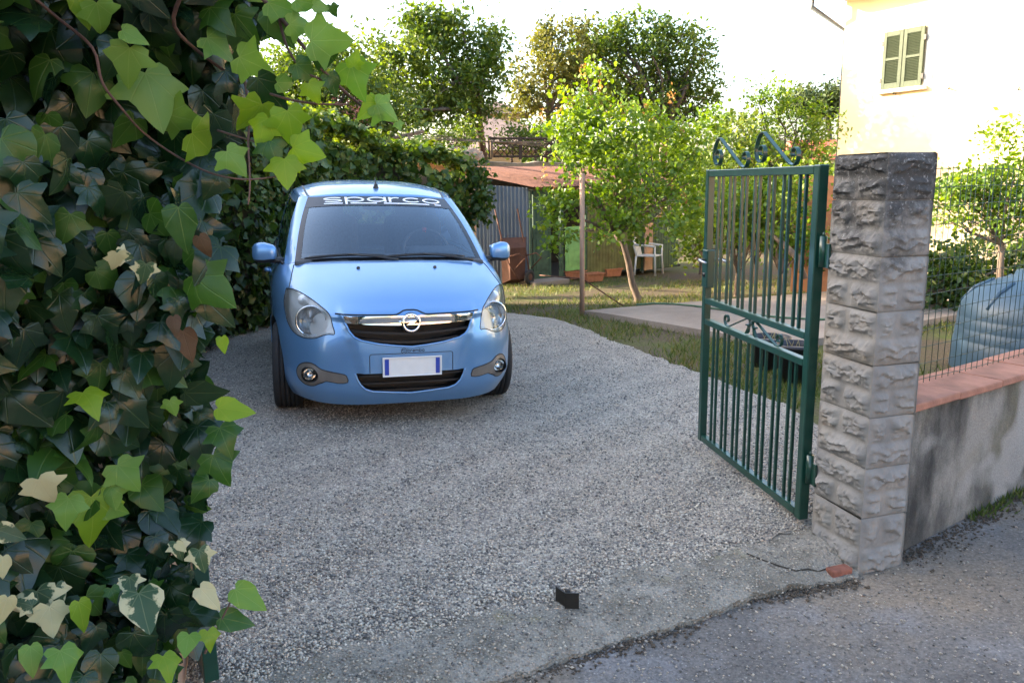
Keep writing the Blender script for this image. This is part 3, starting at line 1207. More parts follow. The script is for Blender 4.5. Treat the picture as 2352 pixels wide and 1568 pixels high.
def m_glass(name, tint, refl=1.0, ior=1.5, haze=0.0):
    t = NT(name)
    tr = t.n('BsdfTransparent')
    tr.inputs[0].default_value = tint
    gl = t.n('BsdfGlossy')
    gl.inputs[1].default_value = .01
    gl.inputs[0].default_value = K(.72, .87, 1.0)  # blue of the reflected sky put into the gloss colour
    fr = t.n('Fresnel')
    fr.inputs[0].default_value = ior
    mx = t.n('MixShader')
    t.L(t.math('MINIMUM', t.math('MULTIPLY', fr.outputs[0], refl), 1.0), mx.inputs[0])
    if haze:
        df = t.n('BsdfDiffuse')
        df.inputs[0].default_value = K(.8, .8, .78)
        m0 = t.n('MixShader')
        m0.inputs[0].default_value = haze
        t.L(tr.outputs[0], m0.inputs[1])
        t.L(df.outputs[0], m0.inputs[2])
        t.L(m0.outputs[0], mx.inputs[1])
    else:
        t.L(tr.outputs[0], mx.inputs[1])
    t.L(gl.outputs[0], mx.inputs[2])
    t.L(mx.outputs[0], t.out.inputs[0])
    return t.m


M['paint'] = m_paint()
M['glass'] = m_glass('windscreen_glass', K(.88, .93, .94), 2.3)
M['lens'] = m_glass('lamp_lens', K(.96, .96, .96), 1.3, 1.5, .11)
_t = NT('chrome')
M['chrome'] = _t.set(Base_Color=K(.82, .83, .85), Roughness=.06, Metallic=1.0)
_t = NT('lamp_reflector')
M['refl'] = _t.set(Base_Color=K(.72, .72, .72), Roughness=.14, Metallic=1.0)
M['lampgrey'] = plain('lamp_housing', K(.78, .78, .77), .3, .04, 10, .0)
M['grille'] = plain('black_grille', K(.007, .007, .008), .5, .2, 30)
M['frit'] = plain('black_glass_border', K(.010, .011, .013), .12, .1, 10)
M['tyre'] = plain('tyre_rubber', K(.016, .016, .017), .8, .25, 40, bump=.3, bscale=180)
M['rim'] = plain('wheel_rim', K(.45, .46, .47), .3, .1, 10, .8)
M['foggrey'] = plain('grey_trim', K(.13, .115, .10), .5, .1, 20)
M['seat'] = plain('seat_cloth', K(.04, .042, .048), .9, .25, 60)
M['dash'] = plain('dashboard', K(.055, .057, .062), .65, .15, 40)
M['platew'] = plain('plate_white', K(.72, .72, .70), .4, .04, 20)
M['plateb'] = plain('plate_blue', K(.01, .05, .36), .4, .1, 20)
M['red'] = plain('red_mark', K(.5, .03, .04), .5, .1, 20)
M['white'] = plain('white_vinyl', K(.82, .82, .83), .4, .03, 20)
M['amber'] = plain('amber_bulb', K(.8, .3, .04), .25, .05, 20)
M['seam'] = plain('panel_gap', K(.006, .009, .014), .6, .1, 20)

car = thing('car', 'light blue five-door hatchback with white lettering across the windscreen top', 'car')
car.matrix_world = CARM

# --- outlines read from the photograph, kept symmetric
lampL = trace([(282, 742), (300, 738), (345, 748), (420, 790), (500, 850), (548, 897), (566, 960), (580, 1016), (545, 1018), (512, 1024), (472, 1039), (430, 1043), (380, 1035), (332, 1006), (298, 955), (278, 885), (270, 810)])
lampR = trace([(1606, 722), (1590, 720), (1560, 742), (1528, 800), (1502, 850), (1480, 882), (1470, 940), (1466, 993), (1495, 992), (1530, 1003), (1560, 1010), (1590, 1009), (1622, 990), (1642, 955), (1652, 920), (1648, 870), (1632, 790)], True)
lamp = lampL
lamp_s = smoothloop(lamp, 3)
grille = trace([(625, 905), (645, 952), (668, 1000), (700, 1038), (745, 1060), (850, 1080), (960, 1091), (1045, 1096)])
gx0 = [(abs(x), z) for x, z in grille]
half = [(x, z) for x, z in gx0]
half[-1] = (0, half[-1][1])
ztopg = half[0][1]
gl_poly = [(-x, z) for x, z in half] + [(x, z) for x, z in reversed(half[:-1])]
low = trace([(705, 1258), (718, 1295), (738, 1330), (768, 1356), (815, 1370), (930, 1374), (1045, 1376)])
low = [(abs(x), z) for x, z in low]
low[-1] = (0, low[-1][1])
lw_poly = [(-x, z) for x, z in low] + [(x, z) for x, z in reversed(low[:-1])]
fogc = zc(425, 1262)
FX, FZ = abs(fogc.x), fogc.z

body_me = mesh('body', Vb, Fb, [M['paint'], M['grille'], M['lampgrey'], M['seam']], smooth=True)
body = obj('body', body_me, car)
cutters = []


def add_cut(V, F, mat):
    me = mesh('cut', V, F, [mat])
    bm = bmesh.new()
    bm.from_mesh(me)
    bmesh.ops.triangulate(bm, faces=bm.faces[:])
    bmesh.ops.recalc_face_normals(bm, faces=bm.faces[:])
    bm.to_mesh(me)
    bm.free()
    o = obj('cut', me, car)
    md = body.modifiers.new('c', 'BOOLEAN')
    md.operation = 'DIFFERENCE'
    md.object = o
    md.solver = 'EXACT'
    md.material_mode = 'TRANSFER'
    cutters.append(o)


for sg in (-1, 1):
    P = [(sg * abs(x), z) for x, z in lamp_s]
    add_cut(*cutter(P, .075), M['lampgrey'])
    # wheel arches
    for wy in (.775, 3.135):
        mb = MB().lathe([(0, sg * .52), (.338, sg * .52), (.338, sg * 1.2), (0, sg * 1.2)], (0, wy, .305), 'X', 40)
        add_cut(mb.V, mb.F, M['grille'])
    # fog lamp well
    fp = [(sg * (FX + .052 * math.cos(a)), FZ + .052 * math.sin(a)) for a in np.linspace(0, 2 * pi, 25)[:-1]]
    add_cut(*cutter(fp, .06), M['grille'])
add_cut(*cutter(smoothloop(gl_poly, 1), 0, .16), M['grille'])
add_cut(*cutter(lw_poly, 0, .14), M['grille'])
bpy.context.view_layer.update()
dg = bpy.context.evaluated_depsgraph_get()
new = bpy.data.meshes.new_from_object(body.evaluated_get(dg))
body.modifiers.clear()
body.data = new
new.name = 'body'
new.polygons.foreach_set('use_smooth', np.ones(len(new.polygons), dtype=bool))
new.set_sharp_from_angle(angle=R(38))
for o in cutters:
    bpy.data.objects.remove(o, do_unlink=True)


def seam(name, pts3, r=.0028, mat='seam'):
    """thin dark joint between panels"""
    return MB().tube(pts3, r, 6).build(name, M[mat], car)


def on(p, off=.0):
    return Vector((p[0], surf(p[0], p[1]) - off, p[1]))


# --- headlamps
cx_l = sum(abs(p[0]) for p in lamp) / len(lamp)
hc = zc(435, 940)
HX, HZ = abs(hc.x), hc.z
for sg in (-1, 1):
    P = [(sg * abs(x), z) for x, z in lamp_s]
    hl = bpy.data.objects.new('headlamp', None)
    link(hl, car)
    V, F = drape(P, -.002, .02)
    obj('lens', mesh('lens', V, F, M['lens'], smooth=True), hl)
    rim_ = [on(p, -.001) for p in P]
    MB().tube(rim_ + [rim_[0]], .0035, 6).build('lens_edge', M['seam'], hl)
    y0 = surf(sg * HX, HZ)
    bowl = MB()
    bowl.lathe([(.093, .010), (.091, .022), (.078, .038), (.056, .054), (.03, .064), (.0, .068)], (0, 0, 0), 'Y', 28)
    b = bowl.build('reflector', M['refl'], hl, (sg * HX, y0 + .012, HZ))
    b.rotation_euler = (0, 0, sg * R(14))
    rg = MB().lathe([(.090, .006), (.100, .004), (.100, .014), (.090, .016)], (0, 0, 0), 'Y', 32, close=True)
    o = rg.build('reflector_ring', M['chrome'], hl, (sg * HX, y0 + .012, HZ))
    o.rotation_euler = (0, 0, sg * R(14))
    bl = MB().lathe([(0, .012), (.012, .016), (.014, .03), (.010, .06)], (0, 0, 0), 'Y', 12)
    bl.build('bulb', M['steel'], hl, (sg * HX, y0 + .012, HZ))
    q = zc(390, 815)
    tz, tx = q.z, abs(q.x)
    am = MB().lathe([(0, .0), (.022, .008), (.036, .03), (.036, .05)], (0, 0, 0), 'Y', 16)
    am.build('indicator', M['lampgrey'], hl, (sg * tx, surf(sg * tx, tz) + .02, tz))
# --- upper grille: slats, chrome bar, emblem
zt_, zb_ = ztopg, half[-1][1]


def ghalf(z):
    """half width of the grille opening at height z"""
    hs = sorted([(p[1], p[0]) for p in half])
    zs_ = [h[0] for h in hs]
    return float(np.interp(z, zs_, [h[1] for h in hs]))


for z0 in np.linspace(zb_ + .028, zt_ - .062, 3):
    pts = []
    for i in range(25):
        t = -1 + i / 12
        x_ = t * (ghalf(z0 + .02) - .012)
        z_ = z0 + .022 * abs(t) ** 1.3
        pts.append((x_, surf(x_, z_) + .022, z_))
    MB().ribbon(pts, (0, 0, 1), .015, .018).build('grille_slat', M['grille'], car)
cp = trace([(625, 904), (645, 950), (800, 957), (975, 964)])
hw_t, hw_b = abs(cp[0][0]), abs(cp[1][0])
zc_b = cp[3][1]
zc_e = cp[1][1]
poly = [(-hw_t, zt_ - .001)] + [(-hw_b + i * 2 * hw_b / 16, zc_b + (zc_e - zc_b) * abs(-1 + i / 8) ** 1.6) for i in range(17)] + [(hw_t, zt_ - .001)]
V, F = drape(poly, .0035, .02, None, .03)
# rounded face: the bar bows out at mid height
for v in V:
    pass
ch = obj('chrome_bar', mesh('chrome_bar', V, F, M['chrome'], smooth=True, sharp=50), car)
ec = zc(1042, 945)
EZ, EY = ec.z, surf(0, ec.z) - .018
em = bpy.data.objects.new('emblem', None)
link(em, car, (0, EY, EZ))
em.rotation_euler = (R(-6), 0, 0)
ER = .058
MB().lathe([(0, .012), (ER + .004, .012), (ER + .006, .03), (0, .05)], (0, 0, 0), 'Y', 40).build('badge_base', M['black'], em)
MB().lathe([(ER - .0105 + .009 * math.cos(a) * .9 + .004, .004 + .008 * math.sin(a)) for a in np.linspace(0, 2 * pi, 13)[:-1]], (0, 0, 0), 'Y', 48, close=True).build('badge_ring', M['chrome'], em)
bolt = [(-.078, .010), (.040, .010), (.028, .002), (.014, -.006), (.058, -.006), (.058, -.0135), (-.036, -.0135), (-.018, -.003), (-.006, .003), (-.052, .003), (-.066, .0062)]
bolt = [(-.076, .0065), (-.05, .0095), (.034, .012), (.022, .004), (.012, -.004), (.056, -.004), (.056, -.0125), (-.034, -.0135), (-.02, -.005), (-.008, .0025), (-.05, .0015)]
MB().prism(bolt, -.004, .010).build('badge_bolt', M['chrome'], em)
# --- lower grille slats
lz = [p[1] for p in low]
for z0 in np.linspace(min(lz) + .022, max(lz) - .02, 3):
    hw = float(np.interp(z0, sorted(lz), [x for _, x in sorted((p[1], p[0]) for p in low)])) - .01
    pts = [(hw * (-1 + i / 10), surf(hw * (-1 + i / 10), z0) + .03, z0) for i in range(21)]
    MB().ribbon(pts, (0, 0, 1), .012, .02).build('lower_slat', M['grille'], car)
# painted lips round both openings
for nm, P in (('grille_lip', half), ('lower_lip', low)):
    full = [(-x, z) for x, z in P] + [(x, z) for x, z in reversed(P[:-1])]
    pts = []
    for i in range(len(full) - 1):
        for k in range(4):
            a, b = Vector(full[i]), Vector(full[i + 1])
            p = a.lerp(b, k / 4)
            pts.append(on(p, -.003))
    pts.append(on(full[-1], -.003))
    MB().tube(pts, .0075, 8).build(nm, M['paint'], car)
# --- fog lamps with grey surrounds
for sg in (-1, 1):
    fg = bpy.data.objects.new('fog_lamp', None)
    link(fg, car)
    ring = []
    # outline: round at the outside, a tapered tail towards the middle
    tail = [zc(505, 1236), zc(570, 1252), zc(640, 1266), zc(655, 1284), zc(658, 1312), zc(600, 1316), zc(535, 1304), zc(505, 1312)]
    tail = [(abs(h.x), h.z) for h in tail]
    Rr = .073
    a0 = math.atan2(tail[0][1] - FZ, tail[0][0] - FX)
    a1 = math.atan2(tail[-1][1] - FZ, tail[-1][0] - FX)
    if a1 < 0:
        a1 += 2 * pi
    if a0 < 0:
        a0 += 2 * pi
    # go round the outer side
    arc = [(FX + Rr * math.cos(a0 - (a0 + 2 * pi - a1) * i / 18), FZ + Rr * math.sin(a0 - (a0 + 2 * pi - a1) * i / 18)) for i in range(1, 18)]
    out = smoothloop([(sg * p[0], p[1]) for p in (list(reversed(tail)) + arc)], 2)
    ring = [(sg * (FX + .049 * math.cos(a)), FZ + .049 * math.sin(a)) for a in np.linspace(0, 2 * pi, 29)[:-1]]
    P = [Vector(p) for p in out] + [Vector(p) for p in ring]
    no, nri = len(out), len(ring)
    ed = [(i, (i + 1) % no) for i in range(no)] + [(no + i, no + (i + 1) % nri) for i in range(nri)]
    V, _, F, *_ = delaunay_2d_cdt(P, ed, [], 1, 1e-6)
    F = [f for f in F if (sum((V[i] for i in f), Vector((0, 0))) / 3 - Vector((sg * FX, FZ))).length > .0485]
    F = [tuple(f) if (V[f[1]] - V[f[0]]).cross(V[f[2]] - V[f[0]]) > 0 else tuple(reversed(f)) for f in F]
    V3 = []
    for v in V:
        d = (v - Vector((sg * FX, FZ))).length
        V3.append(Vector((v.x, surf(v.x, v.y) - .005 - (.010 if d < .056 else 0), v.y)))
    obj('surround', mesh('surround', V3, F, M['foggrey'], smooth=True, sharp=30), fg)
    op = [on(p, .001) for p in out]
    MB().tube(op + [op[0]], .0045, 6).build('surround_gap', M['seam'], fg)
    ry = surf(sg * FX, FZ)
    MB().lathe([(.050, -.012), (.050, .0), (.044, .03), (.040, .035)], (0, 0, 0), 'Y', 28).build('well', M['grille'], fg, (sg * FX, ry, FZ))
    MB().lathe([(.041, .016), (.037, .012), (.0, .006)], (0, 0, 0), 'Y', 24).build('lens', M['lens'], fg, (sg * FX, ry + .006, FZ))
    MB().lathe([(.041, .012), (.032, .026), (.016, .036), (.0, .038)], (0, 0, 0), 'Y', 24).build('reflector', M['refl'], fg, (sg * FX, ry + .008, FZ))
# --- number plate panel and plate
pz0, pz1 = max(lz) + .003, zc(1045, 1133).z
pw = .262
pan = smoothloop([(-pw, pz0), (-pw, pz1 - .012), (-pw + .012, pz1), (0, pz1), (pw - .012, pz1), (pw, pz1 - .012), (pw, pz0), (0, pz0)], 1)
pp = [on(p, .0005) for p in [(-pw, pz0), (-pw, pz1 - .012), (-pw + .004, pz1 - .004), (-pw + .012, pz1), (-pw * .5, pz1), (0, pz1), (pw * .5, pz1), (pw - .012, pz1), (pw - .004, pz1 - .004), (pw, pz1 - .012), (pw, pz0)]]
seam('plate_panel_gap', pp, .0022)
PZ = zc(1052, 1209).z
py = surf(0, PZ) - .016
pl = MB().box((0, py, PZ), (.360, .006, .112), None, .003).build('number_plate', M['platew'], car)
for sx in (-1, 1):
    MB().box((sx * .160, py - .0036, PZ), (.026, .002, .100)).build('plate_band', M['plateb'], pl)
fr = MB()
for a, b in (((0, .0585), (.372, .006)), ((0, -.0585), (.372, .006)), ((.183, 0), (.006, .111)), ((-.183, 0), (.006, .111))):
    fr.box((a[0], py - .003, PZ + a[1]), (b[0], .012, b[1]), None, .002)
fr.build('plate_frame', M['lampgrey'], pl)


# --- lettering: stroked letters laid on a surface
def stroke(pts, wd):
    P = [Vector(p) for p in pts]
    L, Rr_ = [], []
    for i, p in enumerate(P):
        t = (P[min(i + 1, len(P) - 1)] - P[max(i - 1, 0)])
        t = t.normalized() if t.length > 0 else Vector((1, 0))
        n = Vector((-t.y, t.x))
        L.append(p + n * wd / 2)
        Rr_.append(p - n * wd / 2)
    V = L + Rr_
    n = len(P)
    return V, [(i, i + 1, n + i + 1, n + i) for i in range(n - 1)]


def ell(cx, cy, rx, ry, a0, a1, n=22):
    return [(cx + rx * math.cos(R(a0 + (a1 - a0) * i / n)), cy + ry * math.sin(R(a0 + (a1 - a0) * i / n))) for i in range(n + 1)]


def ln(*p):
    out = []
    for i in range(len(p) - 1):
        for k in range(5):
            out.append(tuple(Vector(p[i]).lerp(Vector(p[i + 1]), k / 5)))
    return out + [p[-1]]


def lettering(word, wd=.18):
    """wide lower-case letters, x-height 1; returns strokes and the total width"""
    w_, g_ = 1.55, .34
    x = 0.0
    out = []
    for ch_ in word:
        if ch_ == 'o':
            out.append(ell(x + w_ / 2, .5, w_ / 2 - wd / 2, .5 - wd / 2, 0, 360, 32))
            x += w_
        elif ch_ == 'c':
            out.append(ell(x + w_ / 2, .5, w_ / 2 - wd / 2, .5 - wd / 2, 38, 322, 26))
            x += w_ * .93
        elif ch_ == 'a':
            out.append(ell(x + w_ / 2, .5, w_ / 2 - wd / 2, .5 - wd / 2, 0, 360, 32))
            out.append(ln((x + w_ - wd / 2, 1.0), (x + w_ - wd / 2, 0.0)))
            x += w_
        elif ch_ == 'p':
            out.append(ell(x + w_ / 2, .5, w_ / 2 - wd / 2, .5 - wd / 2, 0, 360, 32))
            out.append(ln((x + wd / 2, 1.0), (x + wd / 2, -.42)))
            x += w_
        elif ch_ == 'b':
            out.append(ell(x + w_ / 2, .5, w_ / 2 - wd / 2, .5 - wd / 2, 0, 360, 32))
            out.append(ln((x + wd / 2, 1.45), (x + wd / 2, 0)))
            x += w_
        elif ch_ == 'r':
            out.append(ln((x + wd / 2, 0), (x + wd / 2, 1.0)))
            out.append(ell(x + .62, .42, .62 - wd / 2, .58 - wd / 2, 180, 62, 14))
            x += .95
        elif ch_ == 'e':
            out.append(ell(x + w_ / 2, .5, w_ / 2 - wd / 2, .5 - wd / 2, 0, 325, 26))
            out.append(ln((x + wd / 2, .5), (x + w_ - wd / 2, .5)))
            x += w_
        elif ch_ == 'm':
            out.append(ln((x + wd / 2, 0), (x + wd / 2, 1.0)))
            for k in (0, 1):
                out.append(ell(x + .5 + k * .85, .55, .43, .45 - wd / 2, 180, 0, 12) + ln((x + .93 + k * .85, .5), (x + .93 + k * .85, 0)))
            x += 1.95
        elif ch_ == 's':
            out.append(ell(x + .72, .735, .72 - wd / 2, .265 - wd / 2, 15, 180, 14) + ell(x + .72, .735, .72 - wd / 2, .235, 180, 250, 6)[1:] + ell(x + .72, .265, .72 - wd / 2, .235, 70, 0, 6) + ell(x + .72, .265, .72 - wd / 2, .265 - wd / 2, 0, -165, 14)[1:])
            x += 1.44
        x += g_ * .62
    return out, x - g_ * .62


def letters(word, fn, name, mat, parent, wd=.18, extra=()):
    st_, W_ = lettering(word, wd)
    mb = MB()
    for s in list(st_) + list(extra(W_) if callable(extra) else extra):
        V, F = stroke(s, wd)
        mb.add([fn(v.x / W_, v.y) for v in V], F)
    me = mesh(name, mb.V, mb.F, M[mat])
    return obj(name, me, parent)


# small sticker above the plate
BW, BZ = .108, zc(1045, 1133).z + .007
letters('brembo', lambda u, v: (lambda x_, z_: Vector((x_, surf(x_, z_) - .0012, z_)))(-.028 + u * BW, BZ + v * .0165), 'sticker_lettering', 'seam', car, .24)
mb = MB()
for poly in (ell(0, 0, .0165, .0165, 0, 360, 28), ell(0, 0, .0078, .0078, -150, 140, 16), ell(-.0085, .004, .0004, .006, 90, 270, 4)):
    V, F = stroke(poly, .0036)
    mb.add([(lambda x_, z_: Vector((x_, surf(x_, z_) - .0012, z_)))(-.050 + v.x, BZ + .009 + v.y) for v in V], F)
obj('sticker_roundel', mesh('sticker_roundel', mb.V, mb.F, M['seam']), car)

# --- bonnet joints, washers
hoodedge = []
for i in range(41):
    t = -1 + i / 20
    x_ = t * .455
    bump_ = .026 * math.exp(-(x_ / .07) ** 4)
    z_ = ztopg + .004 + bump_ + .004 * abs(t)
    hoodedge.append(on((x_, z_), .0004))
seam('bonnet_gap', hoodedge, .0055)
lt = max(lamp, key=lambda p: p[1])
for sg in (-1, 1):
    A0 = on((sg * abs(lt[0]), lt[1] - .001), 0)
    pts = [A0]
    for t in np.linspace(.1, 1, 14):
        x_ = abs(lt[0]) + (.674 - abs(lt[0])) * t - .03 * math.sin(t * pi) * 0
        y_ = A0.y + (.805 - A0.y) * t
        pts.append(Vector((sg * x_, y_, top_z(sg * x_, y_) + .0002)))
    seam('wing_gap', pts, .0034)
    wx = abs(zc(960, 609).x - zc(718, 610).x) if False else .262
    wy = .565
    nz = MB().lathe([(0, .014), (.010, .012), (.013, .0), (.013, -.01)], (0, 0, 0), 'Z', 12)
    nz.build('washer_jet', M['black'], car, (sg * wx, wy, top_z(wx, wy)))
    # side repeater
    MB().lathe([(0, .012), (.016, .008), (.02, .0)], (0, 0, 0), 'X', 14).build('side_repeater', M['lens'], car, (sg * .822, .93, .76)).scale = (sg, 1.3, .8)

# ------------------------------------------------------------------ cabin
BOT = [(0, .705, 1.012), (.34, .728, 1.008), (.668, .835, .996), (.738, .905, .975), (.775, 1.9, .992), (.782, 2.02, .994), (.772, 2.78, 1.012), (.715, 3.40, 1.025), (.60, 3.58, 1.025), (0, 3.66, 1.025)]
TOP = [(0, 1.435, 1.449), (.29, 1.462, 1.447), (.535, 1.548, 1.436), (.600, 1.60, 1.436), (.635, 2.00, 1.486), (.637, 2.10, 1.490), (.622, 2.70, 1.482), (.565, 3.20, 1.438), (.50, 3.36, 1.436), (0, 3.45, 1.458)]
rows = []
for t, bul in ((0, 0), (.33, .016), (.66, .018), (1, 0)):
    row = []
    for b, p in zip(BOT, TOP):
        v = Vector(b).lerp(Vector(p), t)
        d = Vector((v.x, (v.y - 2.2) * .6, 0))
        d = d.normalized() if d.length > 0 else d
        v += Vector((d.x * bul, d.y * bul, bul * .5))
        row.append(tuple(v))
    rows.append(row)
CN = np.array(rows)
ckr, ckc = knots(CN, 0), knots(CN, 1)


def cabin(u, v):
    """u: 0..9 round the cabin by control column, v: 0..1 up"""
    uu = np.interp(u, np.arange(10), ckc)
    A = pchip(ckc, np.swapaxes(CN, 0, 1), [uu])[0]
    return Vector(cubic(ckr, A, [np.interp(v, [0, .33, .66, 1], ckr)])[0])


def cabin_grid(us, vs_, off=0.0):
    uu = np.interp(us, np.arange(10), ckc)
    A = pchip(ckc, np.swapaxes(CN, 0, 1), uu)
    Bq = cubic(ckr, np.swapaxes(A, 0, 1), np.interp(vs_, [0, .33, .66, 1], ckr))     # rows x cols
    if off:
        du = np.gradient(Bq, axis=1)
        dv = np.gradient(Bq, axis=0)
        n = np.cross(du, dv)
        n /= np.linalg.norm(n, axis=-1, keepdims=True) + 1e-9
        Bq = Bq + n * off
    return Bq


def grid_obj(name, Gd, mat, parent, mirror=True, thick=0.0, both=False):
    V, F = [], []
    r_, c_ = Gd.shape[:2]
    for sg in ((1, -1) if both else (1,)):
        b = len(V)
        V += [Vector((p[0] * sg, p[1], p[2])) for p in Gd.reshape(-1, 3)]
        for i in range(r_ - 1):
            for j in range(c_ - 1):
                q = (b + i * c_ + j, b + i * c_ + j + 1, b + (i + 1) * c_ + j + 1, b + (i + 1) * c_ + j)
                F.append(q if sg > 0 else tuple(reversed(q)))
    me = mesh(name, V, F, mat, smooth=True)
    if both:
        bm = bmesh.new()
        bm.from_mesh(me)
        bmesh.ops.remove_doubles(bm, verts=bm.verts[:], dist=1e-5)
        bm.to_mesh(me)
        bm.free()
        me.polygons.foreach_set('use_smooth', np.ones(len(me.polygons), dtype=bool))
    o = obj(name, me, parent)
    if thick:
        md = o.modifiers.new('t', 'SOLIDIFY')
        md.thickness = thick
        md.offset = -1
    return o


lin = np.linspace
grid_obj('windscreen', cabin_grid(lin(0, 2, 30), lin(0, 1, 20)), M['glass'], car, both=True)
# black border of the glass, the dark strip along its top
bd = MB()
for us, vs_ in ((lin(1.86, 2, 4), lin(0, 1, 20)), (lin(0, 2, 30), lin(0, .055, 3))):
    g_ = cabin_grid(us, vs_, .0015)
    for sg in (1, -1):
        r_, c_ = g_.shape[:2]
        bd.add([Vector((p[0] * sg, p[1], p[2])) for p in g_.reshape(-1, 3)], [(i * c_ + j, i * c_ + j + 1, (i + 1) * c_ + j + 1, (i + 1) * c_ + j) for i in range(r_ - 1) for j in range(c_ - 1)], True)
bd.build('glass_border', M['frit'], car)
vtop = .835
g_ = []
for u in lin(0, 2, 30):
    lo_ = vtop - .028 * (u / 2) ** 2
    g_.append([cabin(u, v) for v in lin(lo_, 1.0, 5)])
g_ = np.swapaxes(np.array([[tuple(p) for p in c] for c in g_]), 0, 1)
du, dv = np.gradient(g_, axis=1), np.gradient(g_, axis=0)
nn = np.cross(du, dv)
nn /= np.linalg.norm(nn, axis=-1, keepdims=True) + 1e-9
grid_obj('sun_strip', g_ + nn * .0025, M['frit'], car, both=True)


def on_screen(xf, vv):
    """place on the windscreen: xf in metres across, vv up the glass"""
    s = 1 if xf >= 0 else -1
    lo_, hi_ = 0.0, 2.0
    for _ in range(18):
        mid = (lo_ + hi_) / 2
        if cabin(mid, vv).x < abs(xf): lo_ = mid
        else: hi_ = mid
    p = cabin(lo_, vv)
    e = .01
    a = cabin(lo_ + e, vv) - p
    b = cabin(lo_, vv + e) - p
    n = a.cross(b).normalized()
    p = p + n * .0042
    return Vector((p.x * s, p.y, p.z))


SWd = .90
SX0 = -.425
letters('sparco', lambda u, v: on_screen(SX0 + u * SWd, .895 + v * .088 - .012 * (abs(SX0 + u * SWd) / .45) ** 2), 'windscreen_lettering', 'white', car, .19,
        lambda W_: [ln((0, -.26), (1.46, -.26)), ln((2.05, -.26), (W_, -.26))])
# pillars, rails, side glass
for nm, us, vs_ in (('front_pillar', lin(2, 3, 5), lin(0, 1, 16)), ('middle_pillar', lin(4, 5, 4), lin(0, 1, 12)), ('rear_pillar', lin(6, 8, 10), lin(0, 1, 12)), ('roof_rail', lin(3, 6, 20), lin(.90, 1, 3))):
    g_ = cabin_grid(us, vs_, .004 if us[0] == 3 else .002)
    for sg in (1, -1):
        r_, c_ = g_.shape[:2]
        MB().add([Vector((p[0] * sg, p[1], p[2])) for p in g_.reshape(-1, 3)], [(i * c_ + j, i * c_ + j + 1, (i + 1) * c_ + j + 1, (i + 1) * c_ + j) for i in range(r_ - 1) for j in range(c_ - 1)], True).build(nm, M['paint'], car)
for sg in (1, -1):
    for us, nm in ((lin(3.0, 4, 14), 'front_door_glass'), (lin(5, 6, 10), 'rear_door_glass')):
        g_ = cabin_grid(us, lin(0, .92, 10))
        g_[..., 0] *= sg
        grid_obj(nm, g_, M['glass'], car)
    seal = [cabin(u, .905) for u in lin(3.02, 5.98, 30)]
    MB().tube([Vector((p.x * sg * 1.004, p.y, p.z)) for p in seal], .006, 6).build('window_seal', M['black'], car)
    bs = [cabin(u, .01) for u in lin(3.0, 5.98, 30)]
    MB().tube([Vector((p.x * sg * 1.01, p.y, p.z + .006)) for p in bs], .011, 6).build('window_trim', M['black'], car)
    # door joints and handles on the flank
    for dy in (1.02, 2.02, 2.86):
        pts = []
        for z_ in lin(.30, .965, 12):
            h = BVH.ray_cast(Vector((sg * 2, dy + (0.1 * sstep(.6, .3, z_) if dy == 2.86 else 0), z_)), Vector((-sg, 0, 0)))
            if h[0] is not None:
                pts.append(h[0] + Vector((sg * .0003, 0, 0)))
        seam('door_gap', pts, .0026)
    for dy in (1.80, 2.66):
        h = BVH.ray_cast(Vector((sg * 2, dy, .86)), Vector((-sg, 0, 0)))
        MB().tube([h[0] + Vector((0, -.08, 0)), h[0] + Vector((sg * .03, -.05, 0)), h[0] + Vector((sg * .03, .05, 0)), h[0] + Vector((0, .08, 0))], .012, 8).build('door_handle', M['paint'], car)
    pts = []
    for y_ in lin(1.1, 2.8, 12):
        h = BVH.ray_cast(Vector((sg * 2, y_, .42)), Vector((-sg, 0, 0)))
        pts.append(h[0])
    MB().ribbon(pts, (0, 0, 1), .05, .016).build('side_moulding', M['paint'], car)
grid_obj('rear_window', cabin_grid(lin(8, 9, 14), lin(.12, .95, 10)), M['glass'], car, both=True)
tg = MB()
for vs_ in (lin(0, .13, 3), lin(.94, 1, 3)):
    g_ = cabin_grid(lin(8, 9, 14), vs_, .002)
    for sg in (1, -1):
        r_, c_ = g_.shape[:2]
        tg.add([Vector((p[0] * sg, p[1], p[2])) for p in g_.reshape(-1, 3)], [(i * c_ + j, i * c_ + j + 1, (i + 1) * c_ + j + 1, (i + 1) * c_ + j) for i in range(r_ - 1) for j in range(c_ - 1)], True)
tg.build('tailgate_frame', M['paint'], car)


# roof: a patch hung between the screen's top edge, the two rails and the tailgate
zcen = lambda y: float(cubic([1.42, 1.6, 2.0, 2.4, 2.9, 3.46], [1.4505, 1.502, 1.562, 1.580, 1.556, 1.460], [y])[0])


def roof_pt(s, u):
    a_ = abs(s)
    yc = 1.435 + (3.45 - 1.435) * u
    cen = Vector((0, yc, zcen(yc)))
    c0_, c1_ = Vector((0, 1.435, zcen(1.435))), Vector((0, 3.45, zcen(3.45)))
    sd_, s0_, s1_ = cabin(3 + 4 * u, 1), cabin(3, 1), cabin(7, 1)
    fr_ = cabin(float(np.interp(a_ * s0_.x, [0, .29, .535, .6], [0, 1, 2, 3])), 1)
    re_ = cabin(float(np.interp(a_ * s1_.x, [0, .5, .565], [9, 8, 7])), 1)
    out = []
    for k_, w_ in ((0, a_), (1, a_), (2, a_ ** 3)):
        L = lambda m_, n_: m_[k_] * (1 - w_) + n_[k_] * w_
        out.append(L(cen, sd_) + (fr_[k_] - L(c0_, s0_)) * (1 - u) ** 4 + (re_[k_] - L(c1_, s1_)) * u ** 4)
    return Vector((math.copysign(out[0], s) if s else 0.0, out[1], out[2] + .002))


